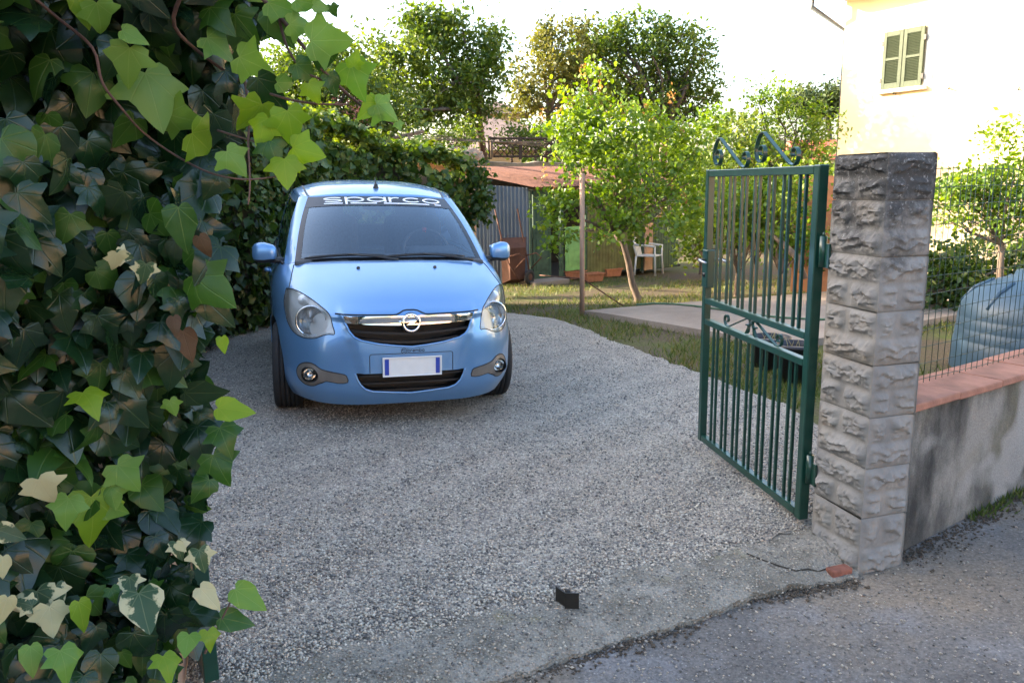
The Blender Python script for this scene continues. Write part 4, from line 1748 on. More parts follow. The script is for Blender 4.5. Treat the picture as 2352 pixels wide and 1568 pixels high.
nu_, nv_ = 30, 33
Gd = np.array([[tuple(roof_pt(-1 + 2 * j / (nv_ - 1), i / (nu_ - 1))) for j in range(nv_)] for i in range(nu_)])
grid_obj('roof', Gd, M['paint'], car, thick=.02)
for sg in (-1, 1):
    MB().ribbon([roof_pt(sg * .87, u_) + Vector((0, 0, .001)) for u_ in lin(.015, .93, 24)], (1, 0, 0), .016, .004).build('roof_moulding', M['black'], car)
an = MB().lathe([(0, .03), (.014, .026), (.022, .0), (.024, -.012)], (0, 0, 0), 'Z', 12)
an.tube([(0, 0, .02), (0, .06, .075)], [.006, .0025], 8)
an.build('aerial', M['black'], car, (0, 1.66, zcen(1.66) + .004))

# mirrors
for sg in (-1, 1):
    mr = bpy.data.objects.new('door_mirror', None)
    link(mr, car)
    bm = bmesh.new()
    bmesh.ops.create_uvsphere(bm, u_segments=20, v_segments=12, radius=1)
    for v in bm.verts:
        x_, y_, z_ = v.co
        e = lambda t, p: math.copysign(abs(t) ** p, t)
        x_, z_ = e(x_, .62), e(z_, .66)
        y_ = e(y_, .8)
        sc = 1 + .18 * x_ * (1 if z_ > 0 else .6)
        v.co = Vector((sg * (.868 + .085 * x_), 1.055 + .055 * y_ + .02 * x_, 1.050 + .074 * z_ * (1.0 if x_ > -.2 else .88)))
    me = bpy.data.meshes.new('shell')
    bm.normal_update()
    bm.to_mesh(me)
    bm.free()
    me.materials.append(M['paint'])
    me.materials.append(M['black'])
    for p in me.polygons:
        p.use_smooth = True
        p.material_index = 1 if p.center.z < 1.004 else 0
    obj('shell', me, mr)
    MB().tube([(sg * .735, 1.03, .992), (sg * .80, 1.045, .998), (sg * .87, 1.055, 1.004)], [.026, .022, .02], 10).build('mirror_arm', M['black'], mr)
    MB().box((sg * .868, 1.108, 1.045), (.14, .004, .098), None, .002).build('mirror_glass', M['chrome'], mr)

# wipers
for x0, x1, px_, py_ in ((-.60, -.02, -.02, 0), (-.10, .53, .12, 0)):
    wp = bpy.data.objects.new('wiper', None)
    link(wp, car)
    pts = [on_screen(x0 + (x1 - x0) * t, .035 + .035 * math.sin(t * pi) + .012 * t) + Vector((0, -.012, .008)) for t in lin(0, 1, 12)]
    MB().tube(pts, [.005] + [.010] * 10 + [.004], 6).build('blade', M['black'], wp)
    q0 = on_screen((x0 + x1) / 2, .075) + Vector((0, -.02, .012))
    q1 = Vector((x1 + .05, .70 + .1 * abs(x1), 1.022 - .02 * abs(x1)))
    MB().tube([q0, q0.lerp(q1, .6) + Vector((0, -.008, .008)), q1], [.006, .008, .012], 6).build('arm', M['black'], wp)
ck = MB()
pts = []
for i in range(33):
    x_ = -.70 + 1.40 * i / 32
    y_ = float(np.interp(abs(x_), [0, .34, .475, .58, .65, .708], [.69, .712, .745, .78, .82, .868]))
    pts.append((x_, y_ + .012, float(np.interp(abs(x_), [0, .34, .58, .708], [1.014, 1.010, .997, .984]))))
ck.ribbon(pts, (0, .9, .25), .055, .006)
ck.build('scuttle', M['black'], car)

# interior
it = MB()
it.box((0, 1.09, .985), (1.34, .62, .06), None, .02)
it.box((.36, 1.20, 1.03), (.40, .22, .10), Matrix.Rotation(R(-10), 3, 'X'), .045)
it.box((0, 2.3, .90), (1.36, 2.4, .1))
it.build('dashboard', M['dash'], car)
for sx in (-.36, .36):
    s_ = bpy.data.objects.new('front_seat', None)
    link(s_, car)
    MB().box((sx, 2.02, 1.05), (.50, .17, .50), Matrix.Rotation(R(-14), 3, 'X'), .08).build('backrest', M['seat'], s_)
    MB().box((sx, 2.13, 1.345), (.27, .10, .19), Matrix.Rotation(R(-10), 3, 'X'), .045).build('headrest', M['seat'], s_)
MB().box((0, 3.05, 1.02), (1.24, .16, .30), Matrix.Rotation(R(-12), 3, 'X'), .06).build('rear_seat', M['seat'], car)
sw = MB().lathe([(.178 + .014 * math.cos(a), .014 * math.sin(a)) for a in lin(0, 2 * pi, 9)[:-1]], (0, 0, 0), 'Z', 32, close=True)
sw.box((0, 0, 0), (.33, .06, .03), None, .01)
so_ = sw.build('steering_wheel', M['dash'], car, (.36, 1.42, 1.035))
so_.rotation_euler = (R(62), 0, 0)
mk = MB().box((0, .178, 0), (.035, .032, .032), None, .006).build('wheel_mark', M['red'], so_)
MB().box((-.02, 1.50, 1.375), (.21, .025, .062), None, .012).build('rear_view_mirror', M['dash'], car)
MB().box((-.02, 1.45, 1.41), (.02, .08, .03)).build('mirror_stalk', M['dash'], car)

# wheels
def wheel(x, y, sg):
    wh = bpy.data.objects.new('wheel', None)
    link(wh, car, (x, y, .298))
    wh.rotation_euler = (0, 0, 0 if y > 2 else R(-3))
    prof = [(.195, -.085), (.24, -.096), (.275, -.094), (.292, -.084), (.298, -.066)]
    for gx_ in (-.045, -.015, .015, .045):
        prof += [(.299, gx_ - .012), (.299, gx_ - .004), (.291, gx_ - .003), (.291, gx_ + .003), (.299, gx_ + .004)]
    prof += [(.298, .066), (.292, .084), (.275, .094), (.24, .096), (.195, .085)]
    MB().lathe(prof, (0, 0, 0), 'X', 44).build('tyre', M['tyre'], wh)
    rm = MB().lathe([(.198, sg * -.08), (.198, sg * .05), (.205, sg * .085), (.196, sg * .088), (.186, sg * .07), (.182, sg * -.05)], (0, 0, 0), 'X', 36)
    rm.lathe([(0, sg * .07), (.05, sg * .068), (.058, sg * .05), (.058, sg * .03), (0, sg * .03)], (0, 0, 0), 'X', 18)
    for k in range(7):
        a = 2 * pi * k / 7
        rm.box((sg * .06, math.sin(a) * .12, math.cos(a) * .12), (.022, .034, .15), Matrix.Rotation(-a, 3, 'X'), .006)
    rm.lathe([(0, sg * .0), (.185, sg * .0)], (0, 0, 0), 'X', 24)
    rm.build('rim', M['rim'], wh)


for sg in (-1, 1):
    wheel(sg * .735, .775, sg)
    wheel(sg * .735, 3.135, sg)
MB().box((0, .72, .20), (1.0, 1.1, .06)).build('underbody', M['grille'], car)
# ------------------------------------------------------------------ foliage tools
def leaves(name, C, size, tint, mat, up=.5, out=None, shape='leaf'):
    """one small folded leaf at every point of C"""
    N = len(C)
    d = rng.normal(0, 1, (N, 3))
    if out is not None:
        d += out * 1.2
    d[:, 2] += up
    d /= np.linalg.norm(d, axis=1, keepdims=True)
    t = rng.normal(0, 1, (N, 3))
    t[:, 2] -= .35
    t -= d * (t * d).sum(1, keepdims=True)
    t /= np.linalg.norm(t, axis=1, keepdims=True) + 1e-9
    b = np.cross(t, d)
    s = np.asarray(size)[:, None] * np.ones((N, 1))
    if shape == 'leaf':
        pr = [(0, 0, 0), (.27, .42, .09), (0, 1, -.06), (-.27, .42, .09)]
        fa = np.array([(0, 1, 2), (0, 2, 3)])
    elif shape == 'round':
        pr = [(0, 0, 0), (.36, .25, .07), (.34, .62, .05), (0, 1, -.05), (-.34, .62, .05), (-.36, .25, .07)]
        fa = np.array([(0, 1, 2), (0, 2, 3), (0, 3, 4), (0, 4, 5)])
    else:                                              # ivy
        pr = [(0, 0, 0), (.30, -.14, .03), (.54, .22, .08), (.30, .52, .05), (0, 1, -.10), (-.30, .52, .05), (-.54, .22, .08), (-.30, -.14, .03)]
        fa = np.array([(0, 1, 2), (0, 2, 3), (0, 3, 4), (0, 4, 5), (0, 5, 6), (0, 6, 7)])
    P = np.stack([C + (b * p[0] + t * p[1] + d * p[2]) * s for p in pr], 1)
    n = len(pr)
    F = (fa[None] + (np.arange(N) * n)[:, None, None]).reshape(-1, 3)
    return fastmesh(name, P.reshape(-1, 3), F, mat, np.repeat(np.clip(tint, 0, 1), n))


def clumps(blobs, sub=110, sig=.20, shell=.5):
    """points gathered in clumps over the outside of egg-shaped masses; also the clump centres"""
    pts, tin, cen = [], [], []
    for c, rad, n in blobs:
        k = max(3, int(n / sub))
        d = rng.normal(0, 1, (k, 3))
        d /= np.linalg.norm(d, axis=1, keepdims=True)
        rr_ = shell + (1 - shell) * rng.random(k) ** .6
        cc = np.array(c) + d * rr_[:, None] * np.array(rad)
        ct = rng.random(k)
        ks = rng.uniform(.6, 1.5, k)
        w_ = rng.integers(0, k, n)
        o = rng.normal(0, 1, (n, 3)) * (sig * ks[w_])[:, None] * np.array([1, 1, .75])
        pts.append(cc[w_] + o)
        tin.append(.55 * ct[w_] + .45 * rng.random(n))
        cen.append(cc)
    return np.concatenate(pts), np.concatenate(tin), np.concatenate(cen)


def limb(mb, a, b, r0, r1, wig=.12, n=7):
    a, b = Vector(a), Vector(b)
    L = (b - a).length
    pts = []
    o1, o2 = Vector(rng.normal(0, 1, 3)), Vector(rng.normal(0, 1, 3))
    for i in range(n):
        t = i / (n - 1)
        pts.append(a.lerp(b, t) + (o1 * math.sin(t * pi) + o2 * math.sin(2 * t * pi) * .6) * wig * L * .35)
    mb.tube(pts, [r0 + (r1 - r0) * i / (n - 1) for i in range(n)], 6)
    return pts


def bark(name, a, b):
    t = NT(name)
    f = t.noise(14, 6, .65, vec=(1, 1, .3))
    t.set(Base_Color=t.ramp(f, [(.3, a), (.7, b)]), Roughness=.95)
    t.bump(f, .6, .02)
    return t.m


M['bark'] = bark('bark', K(.055, .042, .033), K(.17, .13, .10))
M['bark_pale'] = bark('pale_bark', K(.10, .07, .052), K(.23, .165, .12))
M['leaf_dark'] = leafmat('evergreen_leaves', [K(.035, .070, .012), K(.065, .115, .018), K(.105, .155, .024), K(.15, .19, .03)], .45, .42)
M['leaf_olive'] = leafmat('olive_leaves', [K(.06, .075, .016), K(.10, .115, .024), K(.15, .15, .035), K(.17, .18, .035)], .5, .42)
M['leaf_lime'] = leafmat('spring_leaves', [K(.055, .11, .014), K(.10, .18, .022), K(.16, .25, .03), K(.22, .29, .045)], .42, .42)
M['leaf_mid'] = leafmat('garden_leaves', [K(.035, .075, .012), K(.07, .125, .02), K(.12, .18, .025), K(.18, .22, .04)], .45, .38)
M['leaf_hedge'] = leafmat('ivy_wall_leaves', [K(.020, .045, .010), K(.038, .078, .014), K(.065, .115, .02), K(.15, .20, .03)], .4, .32, .4)
M['leaf_pink'] = leafmat('new_growth', [K(.30, .15, .05), K(.36, .21, .08), K(.36, .27, .09)], .5, .4)
M['leaf_pine'] = leafmat('pine_needles', [K(.03, .055, .016), K(.055, .085, .022), K(.085, .11, .03)], .6, .15)
M['bloom'] = leafmat('pale_pink_bloom', [K(.45, .22, .18), K(.55, .32, .27)], .6, .4)
M['rose'] = leafmat('red_petals', [K(.5, .01, .02), K(.6, .02, .04)], .5, .3)


def tree(name, label, base, fork, blobs, mat, size, group=None, sub=110, sig=.20, trunk=.09, barkm='bark', shape='leaf', extra=None, limbs=14, shell=.5, upb=.5, trunk_pts=None, cat='tree'):
    base = Vector(base)
    t = thing(name, label, cat, base, 0, group)
    P, tin, cen = clumps(blobs, sub, sig, shell)
    mb = MB()
    fork = Vector(fork)
    tp = [Vector(p) for p in trunk_pts] if trunk_pts else None
    if tp:
        mb.tube([p - base for p in tp], [trunk * (1 - .35 * i / (len(tp) - 1)) for i in range(len(tp))], 10)
    else:
        limb(mb, Vector((0, 0, -.1)), fork - base, trunk, trunk * .7, .06)
    mb.build('trunk', M[barkm], t)
    lb = MB()
    sel = rng.permutation(len(cen))[:limbs]
    for i in sel:
        e = Vector(cen[i])
        m = fork.lerp(e, .5) + Vector(rng.normal(0, .08, 3)) * (e - fork).length
        pts = limb(lb, fork - base, m - base, trunk * .45, trunk * .26, .05, 5)
        limb(lb, m - base, e - base, trunk * .26, trunk * .07, .08, 5)
        for _ in range(2):
            e2 = Vector(cen[int(rng.integers(0, len(cen)))])
            if (e2 - m).length < (e - fork).length * .9:
                limb(lb, m - base, e2 - base, trunk * .16, trunk * .05, .08, 5)
    lb.build('limbs', M[barkm], t)
    sz = size * rng.uniform(.65, 1.25, len(P))
    cr = obj('crown', leaves('crown', P - np.array(base), sz, tin, M[mat], upb, None, shape), t)
    cr['kind'] = 'stuff'
    if extra:
        extra(t, base, cen)
    return t


def ax(px, py, Y):
    return tuple(AT(px, py, Y))


def blob(px, py, Y, rx, rz, n, ry=None):
    return (ax(px, py, Y), (rx, ry or rx, rz), n)


# ------------------------------------------------------------------ trees behind the yard
tree('evergreen_tree', 'tall dense dark evergreen tree rising behind the ivy wall and the car', G(1100, 560), ax(1095, 250, 17),
     [blob(1000, 150, 17, 1.15, 1.0, 4420), blob(920, 210, 16.8, .95, .85, 2550), blob(1090, 180, 17.2, .75, .95, 2210), blob(1010, 60, 17, .75, .40, 1190), blob(1000, 255, 17, 1.2, .5, 1870), blob(860, 150, 17, .45, .6, 595), blob(1120, 100, 17.2, .4, .45, 510), blob(870, 95, 17, .22, .25, 160), blob(950, 45, 17, .16, .26, 130), blob(1055, 35, 17, .2, .2, 150), blob(1140, 150, 17, .18, .3, 130), blob(1000, 25, 17, .12, .2, 80)],
     'leaf_dark', .115, 'tall trees beyond the ivy wall', trunk=.13, sig=.15, sub=70, shell=.25)


def blossoms(t, base, cen):
    n = 420
    c = np.array([np.array(ax(785 + rng.normal(0, 28), 250 + rng.normal(0, 25), 13.6)) for _ in range(14)])
    P = c[rng.integers(0, 14, n)] + rng.normal(0, .09, (n, 3))
    o = obj('blossom', leaves('blossom', P - np.array(base), np.full(n, .05), rng.random(n), M['bloom']), t)
    o['kind'] = 'stuff'


tree('flowering_tree', 'dark leafy tree with pale pink blossom behind the hanging ivy shoots', G(760, 600), ax(770, 290, 14),
     [blob(700, 190, 14, .75, .55, 2400), blob(800, 230, 14, .6, .6, 2200), blob(650, 260, 14, .6, .5, 1500), blob(860, 290, 14.3, .6, .3, 1000), blob(720, 300, 14, .9, .3, 1600), blob(770, 140, 14.2, .45, .45, 1100), blob(840, 170, 14.4, .4, .5, 900), blob(650, 150, 14, .4, .3, 600), blob(880, 250, 14.4, .4, .4, 800)],
     'leaf_dark', .10, 'tall trees beyond the ivy wall', trunk=.08, extra=blossoms)
tree('olive_tree', 'bronze and olive leaved tree between the two tall evergreens', G(1240, 560), ax(1260, 260, 18.5),
     [blob(1250, 160, 18.5, .8, .9, 2070), blob(1300, 90, 18.5, .65, .5, 1170), blob(1220, 230, 18.5, .6, .4, 810), blob(1330, 200, 18.7, .6, .7, 1170)],
     'leaf_olive', .115, 'tall trees beyond the ivy wall', trunk=.09, sub=55, sig=.14, shell=.25)
tree('evergreen_tree', 'broad evergreen tree with visible bare twigs behind the apricot tree', G(1520, 560), ax(1530, 300, 19.5),
     [blob(1440, 130, 19.5, 1.0, .75, 2465), blob(1560, 150, 19.5, .9, .9, 2550), blob(1500, 80, 19.3, .6, .45, 850), blob(1590, 220, 19.6, .65, .6, 1105), blob(1460, 215, 19.5, 1.1, .5, 1615), blob(1415, 75, 19.6, .35, .3, 340), blob(1370, 130, 19.4, .6, .6, 1300), blob(1400, 230, 19.4, .6, .4, 900), blob(1462, 48, 19.5, .16, .3, 110), blob(1530, 75, 19.5, .16, .25, 100), blob(1600, 100, 19.5, .25, .25, 140), blob(1635, 200, 19.6, .2, .3, 130)],
     'leaf_dark', .115, 'tall trees beyond the ivy wall', trunk=.15, limbs=26, sub=70, sig=.15, shell=.25)


def tips(t, base, cen):
    """coppery new shoots standing above the crown"""
    sp = [(1342, 160), (1376, 190), (1310, 235), (1430, 250), (1480, 250), (1455, 258), (1545, 215), (1540, 228), (1250, 400), (1270, 430), (1440, 280), (1402, 262), (1565, 300), (1290, 260), (1540, 420), (1605, 470), (1240, 260), (1565, 465), (1530, 330), (1500, 260), (1385, 520), (1455, 450), (1520, 480)]
    P, T = [], []
    for px, py in sp:
        c = np.array(ax(px + rng.normal(0, 3), py, 10.4 + rng.normal(0, .35)))
        n = 16
        q = c + rng.normal(0, 1, (n, 3)) * np.array([.022, .03, .06])
        P.append(q)
    P = np.concatenate(P)
    o = obj('new_shoots', leaves('new_shoots', P - np.array(base), np.full(len(P), .045), rng.random(len(P)), M['leaf_pink'], 1.0), t)
    o['kind'] = 'stuff'


tb = G(1465, 692)
tpt = [tb + Vector((0, 0, -.1)), tb + Vector((0, 0, .05)), AT(1452, 650, tb.y), AT(1443, 600, tb.y - .05), AT(1432, 560, tb.y - .1), AT(1412, 538, tb.y - .1)]
tree('apricot_tree', 'young apricot tree in bright spring leaf with coppery shoot tips', tb, ax(1415, 535, 10.4),
     [blob(1345, 235, 10.4, .32, .55, 620), blob(1330, 330, 10.4, .50, .45, 930), blob(1420, 320, 10.3, .55, .55, 1178), blob(1500, 290, 10.5, .40, .40, 620), blob(1560, 330, 10.6, .40, .45, 682),
      blob(1370, 440, 10.2, .58, .40, 780), blob(1480, 430, 10.3, .62, .45, 1116), blob(1590, 440, 10.6, .42, .45, 682), blob(1270, 480, 10.1, .34, .22, 260), blob(1290, 540, 10.0, .30, .18, 190),
      blob(1430, 520, 10.1, .55, .18, 496), blob(1545, 515, 10.4, .50, .20, 434), blob(1630, 270, 10.8, .3, .25, 217), blob(1285, 290, 10.4, .25, .22, 217), blob(1255, 440, 10.1, .12, .22, 100)],
     'leaf_lime', .062, None, trunk=.062, sub=34, sig=.085, barkm='bark_pale', shape='round', extra=tips, limbs=26, shell=.15, trunk_pts=tpt)
t2 = G(1608, 628)
tree('shrub_tree', 'small many-stemmed shrub with pale stems behind the apricot tree', t2, t2 + Vector((0, 0, .5)),
     [blob(1640, 470, 13.3, .55, .55, 1300), blob(1590, 540, 13.2, .4, .35, 600), blob(1660, 350, 13.8, .5, .6, 1100), blob(1690, 300, 14.2, .35, .35, 450)],
     'leaf_mid', .075, 'garden shrubs behind the gate', trunk=.05, barkm='bark_pale', shape='round', limbs=16, sub=70, sig=.15)
tree('slender_tree', 'slender upright tree with sparse tufts to the left of the cream house', G(1800, 600), ax(1800, 420, 15),
     [blob(1770, 240, 15, .22, .42, 364), blob(1745, 205, 15, .16, .22, 140), blob(1800, 250, 15, .22, .30, 230), blob(1775, 320, 15, .45, .35, 630), blob(1850, 290, 15.2, .42, .40, 700), blob(1890, 310, 15, .30, .35, 420), blob(1830, 380, 15, .6, .35, 840), blob(1805, 195, 15, .1, .14, 56)],
     'leaf_lime', .085, None, trunk=.07, sub=60, sig=.12, limbs=18)
pb = AT(1905, 420, 62)
tree('stone_pine', 'distant umbrella pine beside the corner of the cream house', (pb.x, pb.y, -.8), ax(1900, 262, 62),
     [blob(1885, 232, 62, 2.6, 1.0, 2600, 2.6), blob(1925, 225, 62, 2.2, 1.1, 1600, 2.4), blob(1850, 245, 62, 1.2, .6, 700, 1.6)],
     'leaf_pine', .34, None, trunk=.22, sub=80, sig=.42, limbs=12)
for i, (px, py, Y, rx, rz, n, lab, mt) in enumerate([
    (1700, 480, 12.6, .62, .60, 2000, 'bright yellow-green shrub seen through the left bars of the gate', 'leaf_lime'),
    (1800, 480, 12.2, .60, .66, 2000, 'tall leafy shrub seen through the right bars of the gate', 'leaf_lime'),
    (1860, 520, 13.4, .5, .7, 1200, 'dark shrub beside the terracotta wall behind the gate', 'leaf_mid'),
    (1745, 400, 14.6, .7, .5, 1300, 'green shrub reaching above the gate below the slender tree', 'leaf_mid')]):
    c = AT(px, py, Y)
    b = Vector((c.x, c.y, gz(c.x, c.y)))
    tree('garden_shrub', lab, b, b + Vector((0, 0, .35)), [(tuple(c), (rx, rx, rz), n), ((c.x + .1, c.y, c.z - .35), (rx * .8, rx * .8, rz * .6), n // 3)], mt, .075, 'garden shrubs behind the gate', trunk=.045, barkm='bark_pale', shape='round', limbs=12, sub=60, sig=.14, cat='shrub')
for px, py, Y, lab in ((1175, 320, 16.2, 'pale leafy shrub on the terrace in front of the tiled roof'), (1040, 318, 15.0, 'low shrub beside the washing line above the ivy wall'), (1230, 318, 16.6, 'small shrub at the right end of the lattice fence')):
    c = AT(px, py, Y)
    tree('terrace_shrub', lab, (c.x, c.y, c.z - .35), (c.x, c.y, c.z - .15), [(tuple(c), (.5, .4, .22), 650), ((c.x + .3, c.y, c.z + .12), (.22, .2, .2), 200)], 'leaf_mid', .075, 'shrubs on the terrace', trunk=.03, sub=40, sig=.10, limbs=8, cat='shrub')
# shrubs right of the pier, in front of the cream house
hb = AT(2230, 570, 9.6)
tree('clipped_hedge', 'dark clipped hedge behind the wire mesh fence', (hb.x, hb.y, gz(hb.x, hb.y)), (hb.x, hb.y, .2),
     [((hb.x + .9, hb.y + .4, .30), (1.9, .35, .50), 5200), ((hb.x - .3, hb.y, .15), (.8, .3, .4), 1500)], 'leaf_hedge', .075, None, trunk=.05, sub=70, sig=.12, shape='round', shell=.2, cat='hedge')
bb_ = AT(2305, 640, 8.6)
tree('garden_bush', 'bright leafy bush with grey stems beyond the wire mesh fence', (bb_.x, bb_.y, gz(bb_.x, bb_.y)), tuple(AT(2300, 560, 8.6)),
     [blob(2310, 420, 8.6, .42, .30, 700), blob(2220, 440, 8.7, .38, .18, 460), blob(2340, 330, 8.6, .30, .28, 420), blob(2190, 480, 8.8, .25, .15, 260), blob(2330, 500, 8.5, .30, .25, 420), blob(2250, 400, 8.8, .3, .12, 200), blob(2390, 400, 8.6, .4, .5, 600), blob(2170, 430, 9.0, .22, .16, 260), blob(2260, 470, 8.8, .4, .18, 420), blob(2350, 450, 8.6, .35, .3, 420)],
     'leaf_lime', .07, None, trunk=.045, sub=45, sig=.10, limbs=16, barkm='bark_pale', cat='bush')
# far green that closes the view over the fields
fw = []
for px in range(-150, 2700, 62):
    Y = 34 + 5 * math.sin(px * .02)
    fw.append(blob(px + rng.normal(0, 12), 398 + rng.normal(0, 8), Y, 1.5, 1.15 + .3 * rng.random(), 620))
P, tin, cen = clumps(fw, 60, .42, .3)
tag(obj('distant_greenery', leaves('distant_greenery', P, .30 * rng.uniform(.7, 1.3, len(P)), tin, M['leaf_mid'])), 'far band of trees closing the horizon', 'greenery', kind='stuff')

# fallen branch leaning in the shrubs
MB().tube([AT(1768, 535, 11.9), AT(1800, 562, 11.8), AT(1830, 590, 11.7), AT(1850, 640, 11.6)], [.03, .045, .05, .04], 8).build('leaning_branch', M['bark_pale'])
tag(bpy.data.objects['leaning_branch'], 'bare pale branch leaning in the shrubs behind the gate', 'branch')

# ------------------------------------------------------------------ ivy-covered boundary wall left of and behind the car
M['shadewall'] = plain('leaf_shade_wall', K(.05, .045, .03), .95, .4, 6, bump=.4)  # shade of the ivy leaves put into the wall's dark colour
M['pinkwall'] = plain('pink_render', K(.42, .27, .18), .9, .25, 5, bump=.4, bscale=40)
hp = [Vector((-3.35, 3.6, 0)), Vector((-3.15, 6.0, 0)), Vector((-3.0, 7.8, 0)), Vector((-2.78, 9.2, 0)), Vector((-2.45, 10.6, 0)), Vector((-1.55, 11.4, 0)), Vector((-.62, 12.0, 0))]
hh_ = [2.4, 2.3, 2.25, 2.25, 2.22, 2.05, 1.82]
hg = thing('ivy_wall', 'boundary wall thickly overgrown with ivy behind the blue car', 'ivy wall', (-2.5, 9, 0))
o0 = Vector((-2.5, 9, 0))
for i in range(len(hp) - 1):
    a, b = hp[i], hp[i + 1]
    d = (b - a)
    n = Vector((-d.y, d.x, 0)).normalized()
    mb = MB()
    V = []
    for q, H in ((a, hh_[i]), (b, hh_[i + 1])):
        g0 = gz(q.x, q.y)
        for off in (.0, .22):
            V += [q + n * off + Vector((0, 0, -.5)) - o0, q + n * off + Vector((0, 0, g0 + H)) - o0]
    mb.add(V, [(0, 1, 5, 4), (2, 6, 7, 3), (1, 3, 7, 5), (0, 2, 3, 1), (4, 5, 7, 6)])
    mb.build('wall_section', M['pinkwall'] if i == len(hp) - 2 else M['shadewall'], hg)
N = 15000
PT, TN_, SZ, OUT = [], [], [], []
seg = np.array([(hp[i + 1] - hp[i]).length for i in range(len(hp) - 1)])
cs = np.concatenate([[0], np.cumsum(seg)])
gn = np.random.default_rng(3)
ph = gn.random(12) * 6
for k in range(N):
    s = gn.random() ** .8 * cs[-1]
    i = min(len(seg) - 1, int(np.searchsorted(cs, s) - 1))
    t = (s - cs[i]) / seg[i]
    a, b = hp[i], hp[i + 1]
    q = a.lerp(b, t)
    d = (b - a).normalized()
    n = Vector((d.y, -d.x, 0))
    H = hh_[i] + (hh_[i + 1] - hh_[i]) * t
    bul = .16 + .10 * math.sin(s * 2.3 + ph[0]) + .07 * math.sin(s * 5.1 + ph[1])
    top = gn.random() < .33
    if top:
        z = H + .10 + abs(gn.normal(0, .12)) + .08 * math.sin(s * 3.7)
        off = gn.uniform(-.30, .28)
        o = Vector((0, 0, 1.2)) + n * .3
        tin = min(1, max(0, gn.normal(.75, .22)))  # crest leaves paler: the sunlit top is put into their tint
    else:
        v = gn.random()
        if t > .0 and i == len(seg) - 1 and t > .82 and v < .55:
            continue
        z = H * v + .04
        off = bul * (.45 + .9 * math.sin(min(1, v * 1.02) * pi) ** .5 * .8) + gn.normal(0, .05) + .10 * (v > .75)
        z += .03 * math.sin(s * 9 + v * 20)
        o = n * 1.3 + Vector((0, 0, .35))
        tin = min(1, max(0, gn.normal(.30 + .28 * (v > .7), .22)))  # upper face tinted paler as well, for the same sunlit top
    p = q + n * off + Vector((0, 0, gz(q.x, q.y) + z)) - o0
    PT.append(tuple(p))
    OUT.append(tuple(o))
    TN_.append(tin)
    SZ.append(gn.uniform(.055, .125))
PT, OUT = np.array(PT), np.array(OUT)
o = obj('ivy_leaves', leaves('ivy_leaves', PT, np.array(SZ), np.array(TN_), M['leaf_hedge'], .0, OUT, 'ivy'), hg)
o['kind'] = 'stuff'
# light shoots along its crest
n = 1500
s = gn.random(n) * cs[-1] * .62 + cs[-1] * .30
Q = []
for v in s:
    i = min(len(seg) - 1, int(np.searchsorted(cs, v) - 1))
    t = (v - cs[i]) / seg[i]
    q = hp[i].lerp(hp[i + 1], t)
    Q.append((q.x + gn.normal(-.1, .22), q.y + gn.normal(.1, .22), gz(q.x, q.y) + hh_[i] * (1 - t) + hh_[i + 1] * t + .16 + abs(gn.normal(0, .15)) * (1.3 - (v / cs[-1]))))
o = obj('crest_shoots', leaves('crest_shoots', np.array(Q) - np.array(o0), gn.uniform(.04, .085, n), gn.random(n), M['leaf_lime'], .6, None, 'round'), hg)
o['kind'] = 'stuff'
# hanging tuft at the wall's far end
c = np.array([tuple(AT(1100, 395 + 17 * k, 11.8)) for k in range(7)])
P = c[gn.integers(0, 7, 500)] + gn.normal(0, 1, (500, 3)) * np.array([.09, .13, .09])
o = obj('hanging_tuft', leaves('hanging_tuft', P - np.array(o0), gn.uniform(.05, .1, 500), gn.random(500) * .6, M['leaf_hedge'], .2, None, 'ivy'), hg)
o['kind'] = 'stuff'
# dry leaves swept against the wall foot
dl = MB()
P = np.array([tuple(G(600 + gn.normal(0, 22), 748 + gn.normal(0, 5)) + Vector((0, 0, .02 + .03 * gn.random()))) for _ in range(150)])
M['dry'] = leafmat('dry_leaves', [K(.16, .09, .05), K(.30, .19, .10), K(.36, .27, .16)], .8, .1)
tag(obj('dry_leaves', leaves('dry_leaves', P, gn.uniform(.03, .06, 150), gn.random(150), M['dry'], .8)), 'brown dry leaves swept against the ivy wall', 'leaves', kind='stuff')

# ------------------------------------------------------------------ corrugated shed
def corr(w_, h_, amp=.011, pitch=.076, n=4):
    """corrugated sheet in the x-z plane, ridges upright"""
    k = max(4, int(w_ / pitch * n))
    V, F = [], []
    for i in range(k + 1):
        x_ = w_ * i / k
        y_ = amp * math.sin(2 * pi * x_ / pitch)
        V += [(x_, y_, 0), (x_, y_, h_)]
    for i in range(k):
        F.append((2 * i, 2 * i + 2, 2 * i + 3, 2 * i + 1))
    return V, F


def zat(py, x, y):
    lo_, hi_ = -3, 12
    e = Vector((0, 0, EYE))
    for _ in range(40):
        m = (lo_ + hi_) / 2
        q = Vector((x, y, m)) - e
        yy = 784 - 1816 * q.dot(_u) / q.dot(_f)
        if yy > py: lo_ = m
        else: hi_ = m
    return m


def m_zinc():
    t = NT('weathered_zinc')
    f = t.noise(2.5, 6, .6, vec=(1, 1, .25))
    c = t.ramp(f, [(.3, K(.06, .085, .12)), (.7, K(.125, .16, .205))])
    c = t.mix(t.ramp(t.noise(5, 6, .65, vec=(1, 1, .6)), [(.62, K(0, 0, 0)), (.67, K(1, 1, 1))]), c, K(.08, .04, .02))
    t.set(Base_Color=c, Roughness=.55, Metallic=.1)
    return t.m


def m_rust(name, a, b):
    t = NT(name)
    f = t.noise(4, 7, .65)
    t.set(Base_Color=t.ramp(f, [(.3, a), (.7, b)]), Roughness=.85)
    t.bump(t.noise(60, 4), .3, .005)
    return t.m


